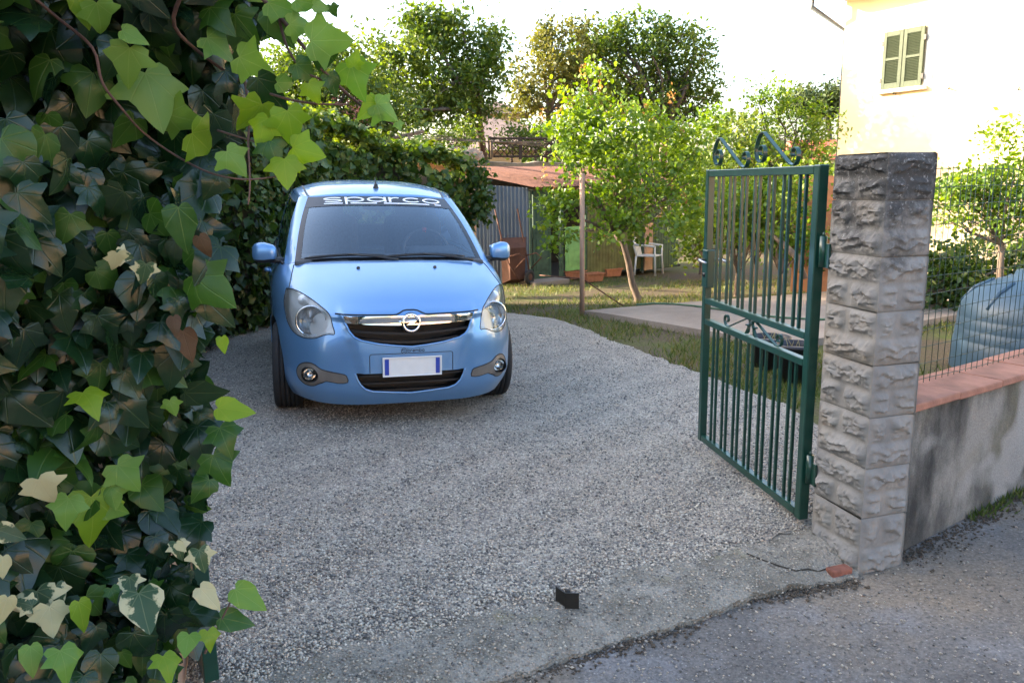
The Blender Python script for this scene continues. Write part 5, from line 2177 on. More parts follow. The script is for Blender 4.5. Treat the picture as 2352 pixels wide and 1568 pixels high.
M['zinc'] = m_zinc()
M['rust'] = m_rust('rust', K(.10, .035, .022), K(.20, .085, .055))
M['darkrust'] = m_rust('dark_rust', K(.055, .022, .014), K(.13, .055, .033))
M['greendoor'] = plain('dark_green_boards', K(.035, .075, .045), .7, .35, 8, bump=.2)
M['lime'] = plain('pale_green_paint', K(.20, .42, .13), .65, .2, 8, bump=.15)
M['mossy'] = m_rust('mossy_sheet', K(.10, .085, .03), K(.19, .20, .07))
M['wood'] = bark('old_wood', K(.10, .07, .05), K(.24, .17, .12))
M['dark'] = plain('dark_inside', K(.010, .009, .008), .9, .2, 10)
M['mosswall'] = plain('old_parapet', K(.20, .165, .125), .95, .35, 4, bump=.5, bscale=25)
C0 = G(1216, 650)
Yf = C0.y
fd = az(52)
fn = Vector((-fd.y, fd.x, 0))
sd = az(-80)
shed = thing('shed', 'low shed of blue-grey corrugated sheets with rusty roof and green doors', 'shed', C0)
zeave = zat(434, C0.x, C0.y) - C0.z


def onfront(px, py=600):
    p = ONPLANE(px, py, C0, fn)
    return (p - C0).dot(fd)


def fplace(me, nm, s, z, off=0.0, parent=None):
    o = obj(nm, me, parent or shed, fd * s + fn * -off + Vector((0, 0, z)))
    o.rotation_euler = (0, 0, math.atan2(fd.y, fd.x))
    return o


# side of blue-grey sheets, four of them side by side
Ls = 3.2
for k in range(4):
    V, F = corr(.80, zeave + .62)
    V = [(x, y, z * (zeave + .15 * (k * .8 + x) / .8 * .45) / (zeave + .62)) for x, y, z in V]
    o = obj('side_sheet', mesh('side_sheet', V, F, M['zinc'], smooth=True), shed, sd * (.79 * k) + Vector((0, 0, .02 - .004 * k)) + fn * (.006 * (k % 2)))
    o.rotation_euler = (0, 0, math.atan2(sd.y, sd.x))
# roof sheets falling to the front
rl = (onfront(1345, 430))
for k in range(5):
    wk = 1.0
    V, F = corr(wk, 3.4, .012, .076)
    Vr = []
    for x, y, z in V:
        Vr.append(Vector((x, 0, 0)) + Vector((0, z, z * .135 + y)))
    o = obj('roof_sheet', mesh('roof_sheet', Vr, F, M['rust'], smooth=True), shed, fd * (-.10 + k * .96) - fn * .28 + Vector((0, 0, zeave + .035 + .006 * (k % 2))))
    o.rotation_euler = (0, 0, math.atan2(fd.y, fd.x))
LF = 4.6
MB().box((LF / 2, .03, zeave - .035), (LF, .06, .09)).build('eave_beam', M['wood'], shed).rotation_euler = (0, 0, math.atan2(fd.y, fd.x))
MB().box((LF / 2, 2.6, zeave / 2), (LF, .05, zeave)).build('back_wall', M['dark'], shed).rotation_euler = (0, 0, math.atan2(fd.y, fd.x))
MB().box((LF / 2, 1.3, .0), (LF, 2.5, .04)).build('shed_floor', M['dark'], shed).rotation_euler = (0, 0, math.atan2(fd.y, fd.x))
s1, s2, s3, s4, s5 = onfront(1222), onfront(1259), onfront(1286), onfront(1296), onfront(1342)
s6, s7 = onfront(1345), onfront(1474)
for a, b in ((0.0, .05), (s2, s2 + .05), (s3, s3 + .07), (s5, s5 + .05), (s7 - .03, s7 + .04)):
    fplace(MB().box(((a + b) / 2, 0, zeave / 2 - .03), (b - a, .07, zeave - .02)).me('post', M['greendoor']), 'post', 0, 0)
# tall dark green door
dw, dh = s2 - s1 - .02, zeave - .1
dr = fplace(MB().box((dw / 2, 0, dh / 2), (dw, .035, dh), None, .004).me('door', M['greendoor']), 'door', s1 + .02, .06, .01)
for z0, z1 in ((.10, .46), (.52, .96)):
    MB().box((dw / 2, -.022, dh * (z0 + z1) / 2), (dw - .14, .012, dh * (z1 - z0)), None, .004).build('door_panel', M['greendoor'], dr)
# pale green half door
dw2 = s5 - s4 - .02
hz = zat(540, (C0 + fd * s4).x, (C0 + fd * s4).y) - C0.z
hd2 = fplace(MB().box((dw2 / 2, 0, hz / 2), (dw2, .035, hz), None, .004).me('half_door', M['lime']), 'half_door', s4 + .02, .16, .015)
MB().box((dw2 / 2, -.02, hz * .40), (dw2 - .12, .012, hz * .55), None, .005).build('door_panel', M['lime'], hd2)
MB().box((dw2 / 2, -.02, hz * .84), (dw2 - .12, .012, hz * .16), None, .005).build('door_panel', M['lime'], hd2)
V, F = corr(s7 - s6, zeave - .06, .012, .09)
fplace(mesh('front_sheet', V, F, M['mossy'], smooth=True), 'front_sheet', s6, .04)
s8, s9 = onfront(1492), onfront(1540)
fplace(MB().box(((s8 - s7) / 2 + .02, .02, .55), (s8 - s7, .18, 1.1)).me('pier', M['pinkwall']), 'pier', s7, 0)
V, F = corr(s9 - s8 + .3, zeave - .1, .008, .09)
fplace(mesh('grey_sheet', V, F, M['greendoor'], smooth=True), 'grey_sheet', s8, 0, -.03)
fplace(MB().box((.12, -.25, .05), (.9, .45, .10), None, .01).me('door_step', M['slab']), 'door_step', s1, -.03)

# parapet wall of the building behind the shed, with its own tile edge
pp0 = C0 + fn * 3.4 - fd * 3.2
pw_ = thing('old_outbuilding', 'old outbuilding with mossy parapet and tile edge behind the shed', 'building', pp0)
zt1 = zat(372, *(C0 + fn * 3.4 + fd * .8).xy) - pp0.z
zt0 = zat(352, *(C0 + fn * 3.4 - fd * 2.6).xy) - pp0.z
LP = 9.0
mb = MB()
V = []
for k in range(25):
    x = LP * k / 24
    zt = zt1 + (zt0 - zt1) * max(0.0, 1 - x / 4.0) + .02 * math.sin(x * 4.1) + .015 * math.sin(x * 9)
    V += [(x, 0, -1), (x, 0, zt - .02), (x, .06, zt), (x, .24, zt), (x, .3, -1)]
F = []
for k in range(24):
    for j in range(4):
        F.append((k * 5 + j, (k + 1) * 5 + j, (k + 1) * 5 + j + 1, k * 5 + j + 1))
mb.add(V, F, True)
o = mb.build('parapet', M['mosswall'], pw_)
o.rotation_euler = (0, 0, math.atan2(fd.y, fd.x))
tl = MB().lathe([(.075, 0), (.085, .34), (.070, .34), (.062, 0)], (0, 0, 0), 'X', 12, close=True).me('roof_tile', M['tile'])
for k in range(18):
    o = obj('roof_tile', tl, pw_, fd * (2.0 + k * .33) - fn * .10 + Vector((0, 0, zt1 - .26)))
    o.rotation_euler = (0, 0, math.atan2(fd.y, fd.x))
# broken stone heap at the end of it
M['rubble'] = plain('rubble_stone', K(.30, .21, .15), .95, .35, 6, bump=.6, bscale=14)
rb = thing('ruined_wall', 'broken pinkish stone wall rising above the ivy wall', 'wall', AT(1000, 360, 13.2))
for k in range(46):
    c = AT(925 + 170 * gn.random(), 352 + 20 * gn.random(), 13.2 + gn.normal(0, .12))
    t_ = (c - AT(1000, 360, 13.2))
    px_ = k
    q = MB().box((0, 0, 0), (gn.uniform(.14, .3), .25, gn.uniform(.08, .15)), Matrix.Rotation(gn.normal(0, .2), 3, 'Z') @ Matrix.Rotation(gn.normal(0, .12), 3, 'Y'), .03)
    q.build('stone', M['rubble'], rb, t_)
for k in range(16):
    c = AT(962 + gn.normal(0, 26), 338 + 8 * gn.random(), 13.2 + gn.normal(0, .1))
    MB().box((0, 0, 0), (gn.uniform(.14, .26), .25, gn.uniform(.08, .14)), Matrix.Rotation(gn.normal(0, .3), 3, 'Y'), .03).build('stone', M['rubble'], rb, c - AT(1000, 360, 13.2))
MB().box((0, .2, -.95), (1.25, .3, 1.75)).build('wall_core', M['rubble'], rb)

# washing-line frame
cl = thing('washing_line', 'old wooden washing-line frame with four lines above the ivy wall', 'washing line', AT(940, 340, 13.8))
b0 = AT(940, 340, 13.8)
P0, P1 = AT(902, 318, 13.8), AT(972, 302, 14.3)
MB().tube([P0 - b0, P1 - b0], .032, 8).build('cross_beam', M['wood'], cl)
MB().tube([AT(938, 312, 13.95) - b0, AT(940, 360, 13.95) - b0 + Vector((0, 0, -1.8))], .03, 8).build('post', M['wood'], cl)
MB().tube([AT(906, 320, 13.85) - b0, AT(928, 352, 13.9) - b0], .013, 6).build('brace', M['wood'], cl)
MB().tube([AT(966, 308, 14.2) - b0, AT(948, 350, 14.0) - b0], .013, 6).build('brace', M['wood'], cl)
for k in range(4):
    t = (k + .4) / 4
    a = P0.lerp(P1, t)
    b = AT(1330, 322 + 6 * k, 16.5)
    MB().tube([a.lerp(b, i / 8) - b0 + Vector((0, 0, -.05 * math.sin(pi * i / 8))) for i in range(9)], .008, 5).build('line', M['wood'], cl)
MB().tube([AT(1128, 322, 15.3) - b0, AT(1130, 362, 15.3) - b0], .028, 8).build('post', M['wood'], cl)

# lattice fence on the terrace
lf0 = AT(1126, 362, 15.6)
lf = thing('lattice_fence', 'dark wooden lattice fence standing on the outbuilding terrace', 'fence', lf0)
M['darkwood'] = bark('dark_wood', K(.03, .02, .014), K(.08, .05, .035))
lx = (AT(1330, 362, 16.2) - lf0)
Ll = lx.length
lxd = lx.normalized()
Hl = .36
for k in range(4):
    MB().box(lxd * (Ll * k / 3) + Vector((0, 0, Hl / 2)), (.07, .07, Hl + .06)).build('post', M['darkwood'], lf)
for z in (.02, Hl):
    MB().tube([Vector((0, 0, z)), lxd * Ll + Vector((0, 0, z))], .022, 6).build('rail', M['darkwood'], lf)
k = 0
x = -Hl
while x < Ll:
    for sgn in (1, -1):
        a, b = (x, x + Hl) if sgn > 0 else (x + Hl, x)
        za, zb = 0.0, Hl
        pts = []
        for t in (0, 1):
            xx_ = a + (b - a) * t
            zz_ = za + (zb - za) * t
            pts.append((xx_, zz_))
        # clip to the frame
        (xa, z_a), (xb, z_b) = pts
        def cl_(xv):
            return min(max(xv, 0), Ll)
        ca, cb = cl_(xa), cl_(xb)
        if abs(ca - cb) < .03:
            continue
        z_a2 = z_a + (z_b - z_a) * (ca - xa) / (xb - xa)
        z_b2 = z_a + (z_b - z_a) * (cb - xa) / (xb - xa)
        MB().tube([lxd * ca + Vector((0, .012 * sgn, z_a2)), lxd * cb + Vector((0, .012 * sgn, z_b2))], .010, 4).build('lath', M['darkwood'], lf)
    x += .13
# house roof and wall far behind the ivy
fh0 = AT(1150, 330, 24)
fh = thing('far_house', 'distant house with grey-pink tiled roof partly hidden by the evergreen tree', 'house', fh0)
M['farroof'] = plain('faded_roof_tiles', K(.17, .12, .105), .9, .35, 5, bump=.8, bscale=6)
M['farwall'] = plain('ochre_wall', K(.33, .24, .13), .9, .12, 3)
rp = [AT(1010, 345, 23), AT(1235, 345, 22), AT(1215, 288, 25), AT(1120, 268, 26)]
mb = MB()
V = [p - fh0 for p in rp] + [p - fh0 + Vector((0, .4, -.12)) for p in rp]
mb.add(V, [(0, 1, 2, 3), (7, 6, 5, 4), (0, 4, 5, 1), (1, 5, 6, 2), (2, 6, 7, 3), (3, 7, 4, 0)])
mb.build('roof', M['farroof'], fh)
MB().box(AT(1140, 290, 27) - fh0 + Vector((0, 1.0, -1.0)), (1.6, 2, 3.2)).build('wall', M['farwall'], fh)
mb = MB()
q = AT(1140, 262, 27) - fh0 + Vector((0, 1, 0))
mb.add([q + Vector((-1.1, -1.2, 0)), q + Vector((1.1, -1.2, 0)), q + Vector((1.1, 1.2, 0)), q + Vector((-1.1, 1.2, 0)), q + Vector((0, 0, .5))], [(0, 1, 4), (1, 2, 4), (2, 3, 4), (3, 0, 4), (0, 3, 2, 1)])
mb.build('upper_roof', M['farroof'], fh)

# terracotta wall and red roofed house behind the gate
tw = AT(1900, 560, 12.5)
o = MB().box((.15, .6, .0), (.9, .2, 2.6), Matrix.Rotation(R(-20), 3, 'Z')).build('terracotta_wall', plain('terracotta_render', K(.42, .17, .075), .9, .2, 5, bump=.3), None, (tw.x, tw.y, gz(tw.x, tw.y) + .55))
tag(o, 'weathered orange-brown wall glimpsed between gate and pier', 'wall')
rh0 = AT(1900, 360, 34)
rh = thing('red_roof_house', 'small white house with red roof far behind the gate top', 'house', rh0)
MB().box((.6, 1.5, -1.2), (3.4, 3, 2.2)).build('wall', plain('white_wall', K(.75, .72, .68), .9, .05, 4), rh)
mb = MB()
mb.add([(-1.4, -.4, -.12), (2.6, -.4, -.12), (2.6, 1.6, .75), (-1.1, 1.6, .75), (2.6, 3.4, -.12), (-1.4, 3.4, -.12)], [(0, 1, 2, 3), (3, 2, 4, 5), (0, 3, 5), (1, 4, 2), (0, 5, 4, 1)])
mb.build('roof', plain('red_roof_tiles', K(.48, .12, .07), .85, .2, 8), rh)

# ------------------------------------------------------------------ garden odds and ends
# rusty pole with its stay
pp_ = G(1337, 722)
po = thing('rusty_pole', 'thin rusty iron pole at the corner of the concrete slab', 'pole', pp_)
ztp = zat(398, pp_.x, pp_.y) - pp_.z
M['polerust'] = m_rust('pole_rust', K(.28, .17, .12), K(.42, .28, .20))
MB().tube([(0, 0, -.05), (0, 0, ztp)], .032, 12).build('shaft', M['polerust'], po)
zs_ = zat(640, pp_.x, pp_.y) - pp_.z
MB().tube([(0, 0, zs_), G(1432, 703) - pp_], .009, 6).build('stay', M['darkrust'], po)
MB().tube([(0, 0, zs_), AT(1240, 632, 12.2) - pp_], .008, 6).build('cross_rod', M['darkrust'], po)

# wheelbarrow stood on its nose against the sheets
wb0 = G(1178, 652)
wb = thing('wheelbarrow', 'rusty wheelbarrow stood upright against the corrugated shed side', 'wheelbarrow', wb0, R(20))
hb_ = zat(545, wb0.x, wb0.y) - wb0.z
tray = MB()
Wt = .27
out_ = [(-Wt * .8, 0, .02), (Wt * .8, 0, .02), (Wt, .06, hb_), (-Wt, .06, hb_)]
inn = [(-Wt * .55, .26, .12), (Wt * .55, .26, .12), (Wt * .62, .30, hb_ * .8), (-Wt * .62, .30, hb_ * .8)]
tray.add(out_ + inn, [(0, 1, 5, 4), (1, 2, 6, 5), (2, 3, 7, 6), (3, 0, 4, 7), (7, 4, 5, 6)])
ob = tray.build('tray', M['darkrust'], wb)
ob.rotation_euler = (0, 0, R(180))
md = ob.modifiers.new('t', 'SOLIDIFY')
md.thickness = .012
hz1 = zat(480, wb0.x, wb0.y) - wb0.z
fr_ = MB()
for sx in (-.2, .2):
    fr_.tube([(sx * .55 + .12, -.34, .10), (sx, -.30, hb_ * .5), (sx * 1.1 - .04, -.12, hb_), (sx * 1.15 - .10, .04, hz1)], .016, 8)
fr_.build('handles', M['darkrust'], wb)
lg = MB()
for sx in (-.17, .17):
    lg.tube([(sx, -.26, hb_ * .62), (sx + .12, -.52, hb_ * .70), (sx + .22, -.54, hb_ * .60), (sx + .10, -.30, hb_ * .35)], .012, 6)
lg.build('legs', M['darkrust'], wb)
wl = bpy.data.objects.new('wheel', None)
link(wl, wb, (.22, -.34, .155))
wl.rotation_euler = (0, 0, R(35))
MB().lathe([(.105 + .045 * math.cos(a), .04 * math.sin(a)) for a in lin(0, 2 * pi, 11)[:-1]], (0, 0, 0), 'Y', 26, close=True).build('tyre', M['tyre'], wl)
MB().lathe([(0, -.03), (.10, -.02), (.10, .02), (0, .03)], (0, 0, 0), 'Y', 18).build('rim', M['darkrust'], wl)

# white plastic garden chair
ch0 = G(1490, 630)
M['plastic'] = plain('white_plastic', K(.72, .70, .66), .4, .05, 8)
chs = (zat(547, ch0.x, ch0.y) - ch0.z) / .80
wc = thing('garden_chair', 'white plastic garden armchair in front of the shed', 'chair', ch0, R(60))
wc.scale = (chs, chs, chs)
MB().box((0, 0, .42), (.44, .44, .025), None, .01).build('seat', M['plastic'], wc)
for sx, sy in ((-1, -1), (1, -1), (-1, 1), (1, 1)):
    MB().tube([(sx * .25, sy * .24, 0), (sx * .225, sy * .215, .42)] + ([(sx * .235, sy * .215, .64)] if sy < 0 else []), [.026, .022] + ([.018] if sy < 0 else []), 8).build('leg', M['plastic'], wc)
bk = MB()
for k in range(5):
    x_ = -.16 + .08 * k
    bk.box((x_, .25, .60), (.05, .018, .34), Matrix.Rotation(R(-12), 3, 'X'))
bk.tube([(-.23, .21, .42), (-.22, .28, .66), (-.14, .31, .80), (.14, .31, .80), (.22, .28, .66), (.23, .21, .42)], .02, 8)
bk.build('backrest', M['plastic'], wc)
for sx in (-1, 1):
    MB().tube([(sx * .235, -.23, .63), (sx * .25, 0, .655), (sx * .225, .27, .66)], .022, 8).build('armrest', M['plastic'], wc)

# terracotta troughs
M['trough'] = plain('terracotta_trough', K(.42, .17, .09), .8, .2, 10, bump=.2)
for (px, py, lab, rz_) in ((1405, 634, 'terracotta trough planter on the grass right of the pole', R(30)), (1322, 640, 'terracotta trough planter by the pale green half door', R(35)), (1362, 646, 'low terracotta trough just right of the rusty pole', R(30))):
    p = G(px, py)
    tr = thing('trough_planter', lab, 'planter', p, rz_, 'terracotta troughs by the shed')
    a_, b_, h_ = .21, .10, .17
    mb = MB()
    V = [(-a_ * .85, -b_ * .8, 0), (a_ * .85, -b_ * .8, 0), (a_ * .85, b_ * .8, 0), (-a_ * .85, b_ * .8, 0), (-a_, -b_, h_), (a_, -b_, h_), (a_, b_, h_), (-a_, b_, h_),
         (-a_ * .9, -b_ * .8, h_), (a_ * .9, -b_ * .8, h_), (a_ * .9, b_ * .8, h_), (-a_ * .9, b_ * .8, h_), (-a_ * .9, -b_ * .8, h_ - .04), (a_ * .9, -b_ * .8, h_ - .04), (a_ * .9, b_ * .8, h_ - .04), (-a_ * .9, b_ * .8, h_ - .04)]
    F = [(3, 2, 1, 0)] + [(i, (i + 1) % 4, 4 + (i + 1) % 4, 4 + i) for i in range(4)] + [(4 + i, 4 + (i + 1) % 4, 8 + (i + 1) % 4, 8 + i) for i in range(4)] + [(8 + i, 8 + (i + 1) % 4, 12 + (i + 1) % 4, 12 + i) for i in range(4)]
    mb.add(V, F)
    mb.build('trough', M['trough'], tr)
    MB().add([V[12], V[13], V[14], V[15]], [(0, 1, 2, 3)]).build('soil', M['soil'], tr)
    rim2 = MB()
    for sy in (-1, 1):
        rim2.box((0, sy * (b_ + .006), h_ - .012), (2 * a_ + .03, .02, .03), None, .004)
    rim2.build('rim', M['trough'], tr)

# two black pots behind the gate
M['pot'] = plain('black_pot', K(.018, .018, .024), .5, .3, 12)
for (px, py, r_, h_, lab) in ((1766, 842, .165, .27, 'black plastic plant pot standing farther behind the gate'), (1826, 872, .155, .30, 'black plastic plant pot with dry soil nearer the pier')):
    p = G(px, py)
    pt = thing('plant_pot', lab, 'plant pot', p, 0, 'black pots behind the gate')
    MB().lathe([(0, .0), (r_ * .82, .0), (r_ * .98, h_ * .9), (r_ * 1.06, h_ * .9), (r_ * 1.06, h_), (r_ * .95, h_), (r_ * .93, h_ - .05)], (0, 0, 0), 'Z', 30).build('pot', M['pot'], pt)
    MB().lathe([(0, h_ - .045), (r_ * .94, h_ - .05)], (0, 0, 0), 'Z', 24).build('soil', M['slab'], pt)
    sp = MB()
    for k in range(7):
        a = gn.random() * 6.28
        q = Vector((r_ * .6 * gn.random() * math.cos(a), r_ * .6 * gn.random() * math.sin(a), h_ - .05))
        sp.tube([q, q + Vector((gn.normal(0, .03), gn.normal(0, .03), .09))], [.003, .001], 4)
    sp.build('sprout', plain('dry_stalk', K(.35, .28, .10), .8), pt)

# green hose on the slab
hz_ = lambda px, py: (lambda p: Vector((p.x, p.y, gz(p.x, p.y) + .064)))(G(px, py, .05))
hs = [hz_(*p) for p in ((1462, 702), (1500, 699), (1545, 700), (1590, 704), (1650, 712), (1720, 724), (1800, 732), (1880, 736), (1960, 735))]
tag(MB().tube(hs, .013, 8).build('garden_hose', plain('green_hose', K(.06, .13, .07), .5, .2, 20)), 'green garden hose lying across the concrete slab', 'hose')

# big blue water tank behind the fence
tk0 = AT(2400, 860, 6.4)
tz0 = gz(tk0.x, tk0.y)
tk = thing('water_tank', 'large grey-blue plastic water tank behind the mesh fence', 'tank', (tk0.x, tk0.y, tz0))
M['tank'] = plain('tank_plastic', K(.035, .075, .115), .5, .2, 5)
xL = AT(2212, 800, 6.4).x
Rt = tk0.x - xL
zsh = zat(705, xL + .1, 6.4) - tz0
prof = [(Rt * 1.01, 0), (Rt * 1.0, zsh * .30)]
for k in range(1, 4):
    z = zsh * (.30 + .17 * k)
    prof += [(Rt * (1 - .012 * k), z), (Rt * (1 - .012 * k) - .004, z + .006), (Rt * (1 - .012 * k) - .003, z + .018)]
prof += [(Rt * .94, zsh), (Rt * .90, zsh * 1.08), (Rt * .80, zsh * 1.22), (Rt * .62, zsh * 1.36), (Rt * .42, zsh * 1.44), (Rt * .40, zsh * 1.52), (Rt * .2, zsh * 1.53), (0, zsh * 1.53)]
MB().lathe(prof, (0, 0, 0), 'Z', 56).build('shell', M['tank'], tk)
for k in range(8):
    a = 2 * pi * k / 8 + .25
    MB().tube([(Rt * .93 * math.cos(a), Rt * .93 * math.sin(a), zsh), (Rt * .80 * math.cos(a), Rt * .80 * math.sin(a), zsh * 1.235), (Rt * .6 * math.cos(a), Rt * .6 * math.sin(a), zsh * 1.375)], .018, 8).build('rib', M['tank'], tk)

# ------------------------------------------------------------------ cream house on the right
HW0 = AT(1926, 300, 18.0)
hdv = az(149.5)
hn = az(-120.5)
hs_ = thing('cream_house', 'tall cream rendered house with green louvred shutters on the right', 'house', (HW0.x, HW0.y, 0))
M['cream'] = plain('cream_render', K(.80, .62, .38), .9, .05, 1.5, bump=.12, bscale=40)
M['whitetrim'] = plain('white_trim', K(.82, .80, .75), .85, .03, 4)
M['shut'] = plain('shutter_paint', K(.048, .066, .034), .7, .2, 9)
M['pipe'] = plain('grey_pipe', K(.20, .22, .23), .4, .1, 10, .4)
_q = ONPLANE(2075, 46, HW0, hn)
ZE = _q.z + .72
mb = MB()
Lh, Dh = 12.0, 9.0
c_ = [Vector((0, 0, 0)), hdv * Lh, hdv * Lh - hn * Dh, -hn * Dh]
V = [q + Vector((0, 0, -1.5)) for q in c_] + [q + Vector((0, 0, ZE)) for q in c_]
mb.add(V, [(0, 1, 5, 4), (1, 2, 6, 5), (2, 3, 7, 6), (3, 0, 4, 7), (4, 5, 6, 7)])
mb.build('wall', M['cream'], hs_)
ov = .85
ov = .95
ol = .40
e0 = -hdv * ol + hn * ov
e1_ = hdv * (Lh + ov) + hn * ov
e2_ = hdv * (Lh + ov) - hn * (Dh + ov)
e3_ = -hdv * ol - hn * (Dh + ov)
ap = hdv * Lh / 2 - hn * Dh / 2
V = [q + Vector((0, 0, ZE + .02)) for q in (e0, e1_, e2_, e3_)] + [q + Vector((0, 0, ZE + .16)) for q in (e0, e1_, e2_, e3_)] + [ap + Vector((0, 0, ZE + 2.2))]
mb = MB().add(V, [(3, 2, 1, 0), (0, 1, 5, 4), (1, 2, 6, 5), (2, 3, 7, 6), (3, 0, 4, 7), (4, 5, 8), (5, 6, 8), (6, 7, 8), (7, 4, 8)])
mb.build('roof', M['tile'], hs_)
gt = MB()
gt.tube([e0 + Vector((0, 0, ZE + .1)) + hn * .05, e1_ + Vector((0, 0, ZE + .1)) + hn * .05], .065, 10)
gt.tube([e0 + Vector((0, 0, ZE + .1)) - hdv * .05, e3_ + Vector((0, 0, ZE + .1)) - hdv * .05], .065, 10)
gt.build('gutter', M['pipe'], hs_)
dp = [e0 + Vector((0, 0, ZE + .05)) - hn * .35, e0 + Vector((0, 0, ZE - .22)) - hn * .35, -hdv * .06 - hn * .12 + Vector((0, 0, ZE - .70)), -hdv * .06 - hn * .12 + Vector((0, 0, -1))]
MB().tube(dp, .05, 10).build('downpipe', M['pipe'], hs_)


def onwall(px, py):
    p = ONPLANE(px, py, HW0, hn)
    q = p - Vector((HW0.x, HW0.y, 0))
    return q.dot(hdv), q.z


wl_, wzt = onwall(2036, 76)
wr_, _ = onwall(2131, 70)
_, wzb = onwall(2036, 207)
wf = wr_ - wl_
hrot = math.atan2(hdv.y, hdv.x)


def wallobj(mb, nm, mat, s, z, off, parent):
    o = mb.build(nm, mat, parent, hdv * s + hn * off + Vector((0, 0, z)))
    o.rotation_euler = (0, 0, hrot)
    return o


win = bpy.data.objects.new('window', None)
link(win, hs_)
WH = wzt - wzb
# pale surround a little proud of the wall
for (cx, cz, sx, sz) in ((wf / 2, WH + .09, wf + .34, .18), (-.09, WH / 2, .17, WH), (wf + .09, WH / 2, .17, WH)):
    wallobj(MB().box((cx, 0, cz), (sx, .03, sz)), 'surround', M['whitetrim'], wl_, wzb, .0, win)
wallobj(MB().box((wf / 2, 0, -.04), (wf + .16, .18, .07), None, .01), 'sill', M['whitetrim'], wl_, wzb, .04, win)
slat = MB().box((0, 0, 0), (wf / 2 - .16, .034, .008), Matrix.Rotation(R(-38), 3, 'X')).me('slat', M['shut'])
for k in range(2):
    sh = bpy.data.objects.new('shutter', None)
    link(sh, hs_, hdv * (wl_ + k * wf / 2) + hn * .055 + Vector((0, 0, wzb)))
    sh.rotation_euler = (0, 0, hrot)
    w2 = wf / 2 - .008
    for (cx, cz, sx, sz) in ((.04, WH / 2, .075, WH), (w2 - .04, WH / 2, .075, WH), (w2 / 2, .06, w2 - .155, .12), (w2 / 2, WH - .05, w2 - .155, .10), (w2 / 2, WH * .52, w2 - .155, .05)):
        MB().box((cx, 0, cz), (sx, .042, sz), None, .004).build('shutter_frame', M['shut'], sh)
    n_ = 30
    for j in range(n_):
        obj('slat', slat, sh, (w2 / 2, .0, .14 + (WH - .26) * j / (n_ - 1)))
    MB().box((w2 / 2, .022, WH / 2), (w2 - .1, .006, WH - .1)).build('backing', M['dark'], sh)
    for z in (.18, WH - .22):
        MB().box((-.01 if k == 0 else w2 + .01, -.01, z), (.05, .03, .10)).build('hinge', M['darksteel'], sh)
# small wall ties beside the window
for px, py in ((2185, 205), (2058, 216), (2345, 207)):
    s_, z_ = onwall(px, py)
    wallobj(MB().tube([(0, 0, 0), (0, -.10, 0), (.03, -.10, .04)], .012, 6), 'shutter_catch', M['darksteel'], s_, z_, .0, win)

# unseen houses, added: the left one to shade the gateway, the other for car reflections
M['peach'] = plain('peach_render', K(.58, .40, .28), .9, .1, 2)


def nhouse(label, p, L_, D_, H_, a):
    t = thing('unseen_house', label, 'house', p, R(a))
    MB().box((0, 0, H_ / 2 - .3), (L_, D_, H_ + .6)).build('wall', M['peach'], t)
    mb = MB()
    o_ = .5
    V = [(-L_ / 2 - o_, -D_ / 2 - o_, H_), (L_ / 2 + o_, -D_ / 2 - o_, H_), (L_ / 2 + o_, D_ / 2 + o_, H_), (-L_ / 2 - o_, D_ / 2 + o_, H_), (-L_ / 2 + D_ * .3, 0, H_ + D_ * .2), (L_ / 2 - D_ * .3, 0, H_ + D_ * .2)]
    mb.add(V, [(0, 1, 5, 4), (1, 2, 5), (2, 3, 4, 5), (3, 0, 4), (3, 2, 1, 0)])
    mb.build('roof', M['tile'], t)
    for k in range(max(2, int(L_ / 3))):
        x = -L_ / 2 + L_ * (k + .5) / max(2, int(L_ / 3))
        for z in (1.5, 4.4):
            if z + 1 < H_:
                MB().box((x, D_ / 2 + .02, z), (1.0, .06, 1.4)).build('window', M['greendoor'], t)


nhouse('added unseen peach house that shades the gateway from the left', (-12.6, 4.0, 0), 13.0, 6.0, 6.6, 75)
nhouse('added unseen peach house behind the viewer for reflections in the car', (12.0, -12.0, 0), 12, 7, 5.0, 30)

# grass in tufts over the garden
ng = 18000
gd = MB()
X, Y = [], []
while len(X) < ng:
    n = 20000
    d = 5.8 * (17 / 5.8) ** gn.random(n)
    th = gn.uniform(-.02, .66, n)
    x, y = d * np.sin(th), d * np.cos(th)
    m = np.sin(x * 1.7 + 1) * np.cos(y * 1.3) + .6 * np.sin(x * 4.1 - y * 3.3) + .5 * np.sin(y * 2.2 + .8)
    k = (~inpoly(x, y, GP)) & (~inpoly(x, y, [(p.x, p.y) for p in SP])) & (m + gn.normal(0, .5, n) > -.05) & (inside(x, y) > .6)
    X += list(x[k])
    Y += list(y[k])
X, Y = np.array(X[:ng]), np.array(Y[:ng])
Z = np.array([gz(a, b) - .02 for a, b in zip(X, Y)])
h = gn.uniform(.03, .085, ng)
th = gn.random(ng) * 6.28
wd = gn.uniform(.004, .009, ng)
lx_, ly_ = gn.normal(0, .035, ng), gn.normal(0, .035, ng)
P = np.stack([np.stack([X - np.cos(th) * wd, Y - np.sin(th) * wd, Z], 1), np.stack([X + np.cos(th) * wd, Y + np.sin(th) * wd, Z], 1), np.stack([X + lx_, Y + ly_, Z + h], 1)], 1).reshape(-1, 3)
F = np.arange(ng * 3).reshape(-1, 3)
M['grass'] = leafmat('grass_blades', [K(.05, .08, .014), K(.08, .12, .022), K(.13, .15, .035), K(.20, .16, .07)], .6, .3)
tag(obj('grass', fastmesh('grass', P, F, M['grass'], np.repeat(gn.random(ng), 3))), 'short patchy grass covering the garden', 'grass', kind='stuff')
